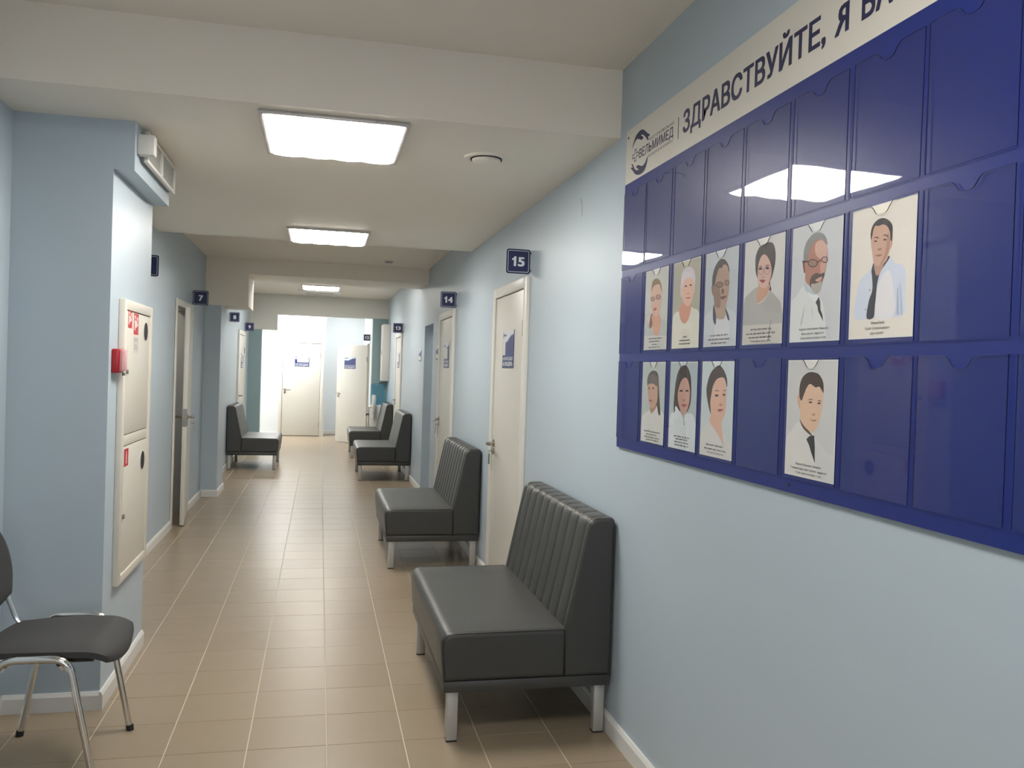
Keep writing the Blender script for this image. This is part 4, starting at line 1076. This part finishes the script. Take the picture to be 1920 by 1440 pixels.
# ------------------------------------------------------------------ portrait board
BY1, BY0 = 3.322, 0.74            # far and near ends
BZ0, BZ1, BZS = 1.190, 2.483, 2.263
XB = XR - 0.011                   # board face
bd = empty('portrait_board', (0, 0, 0))
bd.location = (XB, (BY0 + BY1) / 2, BZ0)
OFF = Vector(bd.location)
def place(o):
    """things of the board are measured in world metres; the board's root stands at its lower edge"""
    o.location = Vector(o.location) - OFF
    return o
mb = MB().box(XB, XR - 0.001, BY0, BY1, BZ0, BZ1, 1)
mb.add([(XB - 0.0004, BY1, BZ0), (XB - 0.0004, BY0, BZ0), (XB - 0.0004, BY0, BZS), (XB - 0.0004, BY1, BZS)], [(0, 1, 2, 3)], 0)
place(mb.build('panel', [M['board'], M['boardedge']], bd))
st = place(MB().add([(XB - 0.0004, BY1, BZS), (XB - 0.0004, BY0, BZS), (XB - 0.0004, BY0, BZ1), (XB - 0.0004, BY1, BZ1)], [(0, 1, 2, 3)]).build('header_strip', M['strip'], bd))
FB = Frame((XB - 0.0007, 0, 0), (0, -1, 0), (0, 0, 1))     # x = -y, y = z
for (t_, xa, xb, z_, cap_) in [('ЗДРАВСТВУЙТЕ,', -2.760, -1.905, 2.325, 0.078), ('Я', -1.868, -1.810, 2.320, 0.076), ('ВА', -1.762, -1.650, 2.320, 0.076)]:
    add_text(MB(), t_, FB, xa, xb, z_, cap_, 0, 0.030).build('lettering', M['ink'], st)
MB().add([FB.p(-2.802, 2.318), FB.p(-2.796, 2.318), FB.p(-2.796, 2.394), FB.p(-2.802, 2.394)], [(0, 1, 2, 3)]).build('divider', M['ink'], st)
lg = MB()
add_text(lg, 'ВЕЛЬМИМЕД', FB, -3.174, -2.841, 2.3395, 0.036, 0, 0.02)
add_text(lg, 'МНОГОПРОФИЛЬНАЯ', FB, -3.068, -2.840, 2.3820, 0.011, 0, 0.0)
add_text(lg, 'МЕДИЦИНСКАЯ КЛИНИКА', FB, -3.079, -2.845, 2.3205, 0.010, 0, 0.0)
for L_ in (LOGO_UPPER_HAND, LOGO_LOWER_HAND):
    q = catmull(L_, 3)
    area = sum(q[i][0] * q[(i + 1) % len(q)][1] - q[(i + 1) % len(q)][0] * q[i][1] for i in range(len(q)))
    pts = [FB.p(-y, z) for y, z in q]
    lg.add(pts, [tuple(range(len(q))) if area < 0 else tuple(range(len(q) - 1, -1, -1))])
c = LOGO_CROSS
cc = (sum(p[0] for p in c) / len(c), sum(p[1] for p in c) / len(c))
# plus sign outline, squared up
hw_, ha = 0.034, 0.0115
hh_, hb = 0.0245, 0.0085
pl = [(-ha, hh_), (ha, hh_), (ha, hb), (hw_, hb), (hw_, -hb), (ha, -hb), (ha, -hh_), (-ha, -hh_), (-ha, -hb), (-hw_, -hb), (-hw_, hb), (-ha, hb)]
def inset_plus(p, d):
    return [(x - math.copysign(d * 1.4, x), y - math.copysign(d, y)) for x, y in p]
inn = inset_plus(pl, 0.0038)
cy_, cz_ = cc
vs = [FB.p(-cy_ + x, cz_ + y) for x, y in pl] + [FB.p(-cy_ + x, cz_ + y) for x, y in inn]
lg.add(vs, [(i, 12 + i, 12 + (i + 1) % 12, (i + 1) % 12) for i in range(12)])
lg.build('logo', M['ink'], st)

# pockets: clear sheets with a thumb notch, 10 columns x 3 rows
PW, PH, PT = 0.236, 0.310, 0.0022
colY = [3.194] + [2.9415, 2.6790, 2.4255, 2.1680, 1.9110, 1.6545, 1.4020, 1.1450, 0.8880]
rowZ = [(1.911, 2.228), (1.571, 1.888), (1.230, 1.545)]
def pocket_mesh():
    w2 = PW / 2
    out = [(-w2, 0.0), (w2, 0.0), (w2, PH)]
    for k in range(25):
        t = 1 - 2 * k / 24
        out.append((0.046 * t, PH - 0.026 / (1 + (abs(t) / 0.60) ** 5) + (0.026 / (1 + (1 / 0.60) ** 5)) * abs(t)))
    out.append((-w2, PH))
    me = MB().prism([(0.0, -x, z) for x, z in out], (-PT, 0, 0), 0, 1)
    m = bpy.data.meshes.new('pocket')
    m.from_pydata(me.v, [], me.f)
    m.materials.append(M['acrylic']); m.materials.append(M['pocketedge'])
    for p, i in zip(m.polygons, me.mi): p.material_index = i
    return m
pm = pocket_mesh()
for (z0, z1) in rowZ:
    for cy in colY:
        p = obj('pocket', pm, bd)
        p.location = Vector((XB - 0.0040, cy, z0)) - OFF
        p.rotation_euler = (random.uniform(-0.004, 0.004), random.uniform(-0.002, 0.003), 0)
for (y, z) in [(3.30, 2.452), (3.30, 1.21), (2.0, 1.21)]:
    place(MB().tube([(XB, y, z), (XB - 0.002, y, z)], 0.005, 10).build('screw', M['black'], bd, smooth=True))
tag(bd, 'large blue staff board with white header strip and three rows of clear pockets', 'notice board')

# portrait cards in the pockets
CWD, CHT = 0.220, 0.298
def portrait_card(key, cy, row, label):
    bg, shapes, caps = PORTRAITS[key]
    zt = {1: 1.879, 2: 1.535}[row]
    yl = cy + CWD / 2
    root = empty('portrait_card', (XB - 0.0012, cy, zt - CHT))
    fr = Frame((0, CWD / 2, 0), (0, -1, 0), (0, 0, 1))
    MB().box(-0.0003, 0, -CWD / 2, CWD / 2, 0, CHT).build('paper', M['paper'], root)
    mg = 0.012
    sh = [(bg, 0, [(mg, mg * 0.75), (1 - mg, mg * 0.75), (1 - mg, 1 - mg * 0.75), (mg, 1 - mg * 0.75)])]
    for c, s, p in shapes:
        sh.append((c, s, [(min(1 - mg, max(mg, u)), min(1 - mg * 0.75, max(mg * 0.75, v))) for u, v in p]))
    n = len(sh)
    print_mesh('portrait', fr, sh, CWD, CHT, root, base=0.00036, step=0.00006, gain=1.25)
    tb = MB()
    h = 0.00036 + 0.00006 * (n + 1)
    rnd = random.Random(key)
    for (t, ua, ub, v) in caps:
        y = (1 - v) * CHT - 0.0035
        if t:
            add_text(tb, t, fr, ua * CWD, ub * CWD, y, 0.0058, h, 0.0)
        else:
            # a line too small to read in the photograph: word-like runs of strokes
            x = ua * CWD
            while x < ub * CWD - 0.002:
                L = min(rnd.uniform(0.012, 0.034), ub * CWD - x)
                k = 0.0
                while k < L - 0.002:
                    hgt = rnd.uniform(0.0036, 0.0052)
                    tb.add([fr.p(x + k, y, h), fr.p(x + k + 0.0013, y, h), fr.p(x + k + 0.0013, y + hgt, h), fr.p(x + k, y + hgt, h)], [(0, 1, 2, 3)])
                    yy = y + rnd.choice((0, hgt * 0.5, hgt - 0.001))
                    tb.add([fr.p(x + k, yy, h), fr.p(x + k + 0.003, yy, h), fr.p(x + k + 0.003, yy + 0.0009, h), fr.p(x + k, yy + 0.0009, h)], [(0, 1, 2, 3)])
                    k += 0.0031
                x += L + 0.004
    tb.build('caption', M['textgrey'], root)
    return tag(root, label, 'portrait card', 'portrait cards in the blue board')
portrait_card('c2', colY[1], 1, 'portrait card of a woman with fair hair pinned up and dark glasses')
portrait_card('c3', colY[2], 1, 'portrait card of a white-haired woman on an olive-grey background')
portrait_card('c4', colY[3], 1, 'portrait card of a man with dark glasses and a dark-trimmed collar')
portrait_card('c5', colY[4], 1, 'portrait card of a dark-haired woman in glasses and a grey top')
portrait_card('c6', colY[5], 1, 'portrait card of a grey-bearded man with glasses and a black tie')
portrait_card('c7', colY[6], 1, 'cream portrait card of a man in a white coat over a black shirt')
portrait_card('r2', colY[1], 2, 'portrait card of a woman with a straight dark fringe, in the bottom row')
portrait_card('r3', colY[2], 2, 'portrait card of a woman with parted shoulder-length dark hair')
portrait_card('r4', colY[3], 2, 'portrait card of a woman with short brown hair and a low white neckline')
portrait_card('r6', colY[5], 2, 'portrait card of a short-haired man with a black tie, alone in the bottom row')

# loose wire end on the wall above the nearest bench
o = MB().tube([(XR - 0.002, 3.972, 2.337), (XR - 0.004, 3.952, 2.318), (XR - 0.004, 3.940, 2.29), (XR - 0.003, 3.938, 2.262), (XR - 0.002, 3.946, 2.245)], 0.0012, 6).build('wire_end', M['greyplastic'], smooth=True)
tag(o, 'thin loose wire end on the blue wall left of the board', 'wire')

# ------------------------------------------------------------------ room number plates
def rr(w_, h_, r, n=5):
    pts = []
    for (cx, cy, a0) in [(w_ / 2 - r, h_ / 2 - r, 0), (-w_ / 2 + r, h_ / 2 - r, PI / 2), (-w_ / 2 + r, -h_ / 2 + r, PI), (w_ / 2 - r, -h_ / 2 + r, 3 * PI / 2)]:
        for k in range(n + 1):
            a = a0 + PI / 2 * k / n
            pts.append((cx + r * math.cos(a), cy + r * math.sin(a)))
    return pts
def number_plate(num, x, y, zc, wall_side, label, s=0.146):
    """plate standing out from the wall, facing the viewer; wall_side=+1: wall on its right"""
    r = empty('number_plate', (x - wall_side * (s / 2 + 0.004), y, zc))
    MB().prism([(px, 0, pz) for px, pz in rr(s, s, 0.014)], (0, 0.006, 0)).build('plate', M['navy'], r)
    fr = Frame((0, -0.0006, 0), (1, 0, 0), (0, 0, 1))
    a, b = rr(s * 0.88, s * 0.88, 0.009), rr(s * 0.845, s * 0.845, 0.008)
    n = len(a)
    mb = MB().add([fr.p(*p) for p in a] + [fr.p(*p) for p in b], [(i, (i + 1) % n, n + (i + 1) % n, n + i) for i in range(n)])
    mb.build('border', M['signwhite'], r)
    tb = MB()
    if num:
        cw_ = 0.040
        x = -cw_ / 2 if len(num) == 1 else -0.042
        for c_ in num:
            if c_ == '1':            # plain upright one with a flag
                q = [(0.014, 0.0), (0.029, 0.0), (0.029, 0.058), (0.018, 0.058), (0.013, 0.049), (0.003, 0.044), (0.003, 0.034), (0.014, 0.038)]
                tb.add([fr.p(x + a, -0.029 + b) for a, b in q], [tuple(range(len(q)))])
                x += 0.038
            else:
                add_text(tb, c_, fr, x + 0.001, x + cw_ + 0.003, -0.029, 0.058, 0, 0.045)
                x += 0.046
        tb.build('number', M['signwhite'], r)
    for z in (-s * 0.36, s * 0.36):
        x0 = wall_side * s / 2
        MB().box(x0 - wall_side * 0.006, x0 + wall_side * 0.004, -0.003, 0.012, z - 0.006, z + 0.006).build('bracket', M['black'], r)
    return tag(r, label, 'sign', 'room number plates')
number_plate('15', XR, 4.955, 2.146, 1, 'navy fifteen plate above the nearest cream door')
number_plate('14', XR, 7.78, 2.136, 1, 'navy fourteen plate above the second cream door on the right')
number_plate('13', XR, 12.95, 2.105, 1, 'navy thirteen plate above the farthest cream door on the right')
number_plate('12', 0.932, 16.56, 2.072, 1, 'smallest navy plate, reading twelve, above the half open lobby door', 0.125)
number_plate('7', XL, 8.95, 2.126, -1, 'navy seven plate above the ajar door')
number_plate('8', XL, 12.46, 2.135, -1, 'navy eight plate under the white bulkhead', 0.135)
number_plate('9', XL, 14.97, 2.115, -1, 'navy nine plate beside the lobby header')
number_plate('', XL, 6.27, 2.137, -1, 'navy number plate half hidden behind the column')

# ------------------------------------------------------------------ door and wall signs
NAV, WH = (38, 52, 116), (222, 226, 232)
def info_sign(fr, w_, h_, label, insert=None, lines=True, loc=None):
    """plastic plate: white wave at the top, navy field, paper insert, two lines of white lettering"""
    r = empty('information_sign', fr.o)
    f = Frame((0, 0, 0), fr.ex, fr.ey)
    MB().prism([f.p(0, 0), f.p(w_, 0), f.p(w_, h_), f.p(0, h_)], f.en * 0.003).build('plate', M['navy'], r)
    wave = [(0.0, 0.0), (1.0, 0.0), (1.0, 0.10), (0.86, 0.115), (0.72, 0.14), (0.60, 0.19), (0.48, 0.255), (0.36, 0.29), (0.22, 0.30), (0.0, 0.285)]
    sh = [(NAV, 0, [(0, 0), (1, 0), (1, 1), (0, 1)]), ((150, 165, 205), 0, [(a, min(1, b + (0.03 if b else 0))) for a, b in wave]), (WH, 0, wave),
          ((70, 80, 130), 1, [(0.05, 0.08), (0.09, 0.05), (0.12, 0.10), (0.10, 0.19), (0.06, 0.20)]), ((70, 80, 130), 0, [(0.14, 0.10), (0.34, 0.10), (0.34, 0.15), (0.14, 0.15)])]
    if insert: sh.append(((226, 226, 222), 0, [(insert[0], insert[1]), (insert[2], insert[1]), (insert[2], insert[3]), (insert[0], insert[3])]))
    print_mesh('print', f, sh, w_, h_, r, base=0.0033, step=0.0001)
    if lines:
        tb, tb2 = MB(), MB()
        add_text(tb, 'В ВЕРХНЕЙ ОДЕЖДЕ', f, 0.04 * w_, 0.96 * w_, 0.205 * h_, 0.085 * h_, 0.0042, 0.03)
        add_text(tb2, 'НЕ ВХОДИТЬ', f, 0.05 * w_, 0.95 * w_, 0.055 * h_, 0.105 * h_, 0.0042, 0.05)
        tb.build('small_lettering', M['signwhite'], r)
        tb2.build('large_lettering', M['signwhite'], r)
    return tag(r, label, 'sign', 'navy and white information signs')
SW, SH = 0.330, 0.246
info_sign(face_right_wall(5.605, 1.511, XR - 0.0135), SW, SH, 'navy and white sign with a narrow paper slip on the nearest cream door', (0.02, 0.30, 0.27, 0.66))
info_sign(face_right_wall(8.395, 1.508, XR - 0.0135), SW, SH, 'navy and white sign with a large paper insert on the second cream door', (0.04, 0.24, 0.75, 0.64))
info_sign(face_right_wall(13.60, 1.505, XR - 0.0135), SW, SH, 'navy and white sign on the farthest right-hand door by the benches', (0.04, 0.24, 0.75, 0.64))
info_sign(face_left_wall(14.30, 1.42, XL + 0.0135), SW, SH, 'narrow-looking sign on the left-hand door behind a bench', (0.10, 0.30, 0.60, 0.62))
info_sign(face_front(-0.522, 1.474, YE - 0.0125), 0.298, 0.222, 'navy and white sign with a large paper insert on the end door', (0.17, 0.10, 0.96, 0.60))
info_sign(face_right_wall(9.10, 1.595, XR - 0.0005), 0.24, 0.15, 'small white and grey sign between door 14 and the alcove', (0.10, 0.60, 0.90, 0.92), lines=False)
info_sign(face_right_wall(10.70, 1.590, XR - 0.0005), 0.24, 0.15, 'small white and grey sign beyond the alcove', (0.10, 0.60, 0.90, 0.92), lines=False)
# sign on the open leaf of door 12
_a = math.radians(38.5)
_h = Vector((0.932 - 0.018, 17.06 - 0.415, 0))
_ey = Vector((-math.sin(_a), math.cos(_a), 0))        # leaf direction, hinge to free edge
_ex = -_ey                                            # reader's right points to the hinge
_en = Vector((-math.cos(_a), -math.sin(_a), 0))
info_sign(Frame(_h + _ey * 0.66 + _en * 0.0405 + Vector((0, 0, 1.462)), _ex, (0, 0, 1)), 0.33, 0.235, 'navy and white sign without paper insert on the half open lobby door')
# ------------------------------------------------------------------ fire hose cabinet on the column
cb = empty('fire_hose_cabinet', (XC, 4.335, 0.478))
hy, hz = 0.312, 1.272
t = 0.028
fr = MB()
fr.box(0, t, -hy, -hy + 0.040, 0, hz).box(0, t, hy - 0.040, hy, 0, hz).box(0, t, -hy + 0.04, hy - 0.04, 0, 0.040).box(0, t, -hy + 0.04, hy - 0.04, hz - 0.046, hz)
fr.build('frame', M['cabinet'], cb, bevel=0.004)
MB().box(0, 0.010, -hy + 0.04, hy - 0.04, 0.04, hz - 0.046).build('back_panel', M['dark'], cb)
def cab_door(z0, z1, hole_z, lock_z):
    d = MB()
    y0, y1 = -hy + 0.043, hy - 0.043
    d.box(0.010, 0.022, y0, y1, z0, z1)
    o = d.build('door', M['cabinet'], cb, bevel=0.002)
    hb = MB().lathe([(0.050, 0), (0.050, 0.0015)], (0.022, 0.170, hole_z), 'X', 28).build('window_rim', M['cabinet'], o, smooth=True)
    MB().lathe([(0.044, 0.0015), (0.044, 0.0024)], (0.022, 0.170, hole_z), 'X', 28).build('window', M['dark'], o, smooth=True)
    MB().box(0.022, 0.032, y0 + 0.012, y0 + 0.034, lock_z - 0.010, lock_z + 0.010).build('lock', M['steel'], o, bevel=0.002)
    return o
cab_door(0.043, 0.610, 0.510, 0.300)
MB().box(0.010, 0.020, -hy + 0.043, hy - 0.043, 0.614, 0.662).build('middle_rail', M['cabinet'], cb, bevel=0.002)
cab_door(0.666, hz - 0.050, 1.145, 0.95)
tag(cb, 'cream metal fire hose cabinet with two doors on the column', 'fire cabinet')

def sticker(name, y0, z0, w_, h_, shapes, label):
    f = face_left_wall(y0, z0, XC + 0.0222)
    r = print_mesh(name, Frame((0, 0, 0), f.ex, f.ey), shapes, w_, h_, None, base=0.0003, step=0.0001)
    r.location = f.o
    return tag(r, label, 'sticker', 'stickers on the fire cabinet')
RD, PK = (196, 42, 52), (238, 214, 208)
def fire_icon(sc=1.0):
    return [(RD, 0, [(0, 0), (1, 0), (1, 1), (0, 1)]), (PK, 0, [(0.12, 0.10), (0.42, 0.10), (0.42, 0.34), (0.60, 0.34), (0.60, 0.16), (0.88, 0.16), (0.88, 0.58), (0.66, 0.58), (0.66, 0.66), (0.36, 0.66), (0.36, 0.80), (0.16, 0.80), (0.16, 0.46), (0.12, 0.46)]),
            (RD, 1, [(0.20, 0.22), (0.32, 0.20), (0.34, 0.32), (0.22, 0.34)]), (RD, 1, [(0.70, 0.30), (0.80, 0.30), (0.80, 0.46), (0.70, 0.46)])]
sticker('fire_sticker', 4.110, 1.625, 0.082, 0.082, fire_icon(), 'smaller red fire sticker at the corner of the upper cabinet door')
sticker('fire_sticker', 4.228, 1.600, 0.104, 0.098, fire_icon(), 'larger red fire sticker on the upper cabinet door')
ln = [((208, 205, 196), 0, [(0, 0), (1, 0), (1, 1), (0, 1)])]
for k, v in enumerate((0.12, 0.24, 0.50, 0.62, 0.74)):
    ln.append(((150, 140, 135), 0, [(0.1, v), (0.85 - 0.1 * (k % 3), v), (0.85 - 0.1 * (k % 3), v + 0.04), (0.1, v + 0.04)]))
sticker('paper_notice', 4.228, 1.515, 0.112, 0.074, ln, 'pale printed notice under the red stickers')
sticker('fire_sticker', 4.100, 0.998, 0.085, 0.080, [(RD, 0, [(0, 0), (1, 0), (1, 1), (0, 1)]), (PK, 0, [(0.42, 0.16), (0.62, 0.16), (0.62, 0.84), (0.42, 0.84)]), (RD, 0, [(0.47, 0.24), (0.57, 0.24), (0.57, 0.3), (0.47, 0.3)])], 'red sticker with a white bar on the lower cabinet door')

# manual call point
cp = empty('fire_call_point', (XC, 3.962, 1.475))
MB().box(0, 0.030, -0.052, 0.052, -0.052, 0.052).build('body', M['red'], cp, bevel=0.006)
MB().box(0.030, 0.044, -0.046, 0.046, -0.044, 0.048).build('cover', M['redpale'], cp, bevel=0.004)
MB().tube([(0.030, 0.046, -0.050), (0.030, 0.046, -0.064)], 0.006, 10).build('lock', M['steel'], cp, smooth=True)
tag(cp, 'red manual fire alarm call point beside the cabinet', 'fire alarm')

# ------------------------------------------------------------------ water cooler behind the farthest bench
wc = empty('water_cooler', (1.035, 15.50, 0))
MB().box(-0.150, 0.150, -0.155, 0.155, 0.02, 0.82).build('body', M['white'], wc, bevel=0.015)
MB().box(-0.156, -0.149, -0.12, 0.12, 0.40, 0.79).build('front_panel', M['black'], wc, bevel=0.004)
for s in (-0.05, 0.05):
    MB().tube([(-0.155, s, 0.66), (-0.195, s, 0.655), (-0.198, s, 0.63)], 0.010, 8).build('tap', M['black'], wc, smooth=True)
MB().box(-0.200, -0.150, -0.10, 0.10, 0.40, 0.425).build('drip_tray', M['black'], wc, bevel=0.004)
MB().box(-0.130, -0.06, -0.1565, -0.155, 0.77, 0.80).build('energy_label', mat('yellow_label', (0.62, 0.42, 0.05), 0.5), wc)
for sx in (-0.12, 0.12):
    for sy in (-0.12, 0.12):
        MB().lathe([(0.016, 0), (0.016, 0.022)], (sx, sy, 0), n=10).build('foot', M['rubber'], wc)
tag(wc, 'white water cooler standing behind the farthest bench', 'water cooler')
bt = empty('water_bottle', (1.025, 15.50, 0.82))
MB().lathe([(0.030, 0.0), (0.034, 0.012), (0.10, 0.03), (0.127, 0.06), (0.130, 0.11), (0.125, 0.118), (0.125, 0.130), (0.130, 0.14), (0.130, 0.25), (0.125, 0.258), (0.125, 0.270), (0.130, 0.28), (0.130, 0.36), (0.12, 0.385), (0.09, 0.395)], (0, 0, 0), n=32).build('bottle', M['water'], bt, smooth=True)
MB().tube([(0.02, -0.06, 0.394), (0.035, -0.06, 0.408), (0.06, -0.06, 0.410), (0.08, -0.06, 0.394)], 0.008, 8).build('grip', M['black'], bt, smooth=True)
tag(bt, 'upturned blue water bottle on the cooler', 'water bottle')
cupd = empty('cup_dispenser', (0.955, 15.305, 0.60))
MB().lathe([(0.030, 0.08), (0.036, 0.09), (0.036, 0.40), (0.033, 0.412)], (0, 0, 0), n=20).build('tube', mat('cup_tube_frosted', (0.80, 0.79, 0.77), 0.3), cupd, smooth=True)
for k in range(4):
    MB().lathe([(0.021, 0.0 + k * 0.03), (0.031, 0.085 + k * 0.03)], (0, 0, 0), n=16).build('cup', M['white'], cupd, smooth=True)
MB().box(-0.015, 0.015, 0.03, 0.040, 0.18, 0.22).build('clip', M['white'], cupd)
tag(cupd, 'clear tube of white paper cups on the side of the water cooler', 'cup dispenser')

# flat grey-white cabinet on the wall above the cooler
ub = empty('utility_cabinet', (XR, 15.58, 1.262))
MB().box(-0.130, 0, -0.20, 0.20, 0, 1.02).build('body', M['white'], ub, bevel=0.006)
MB().box(-0.136, -0.130, -0.19, 0.19, 0.01, 1.01).build('door', M['white'], ub, bevel=0.002)
MB().box(-0.142, -0.136, -0.17, -0.15, 0.46, 0.54).build('latch', M['steel'], ub)
tag(ub, 'tall grey-white utility cabinet on the wall above the water cooler', 'wall cabinet')
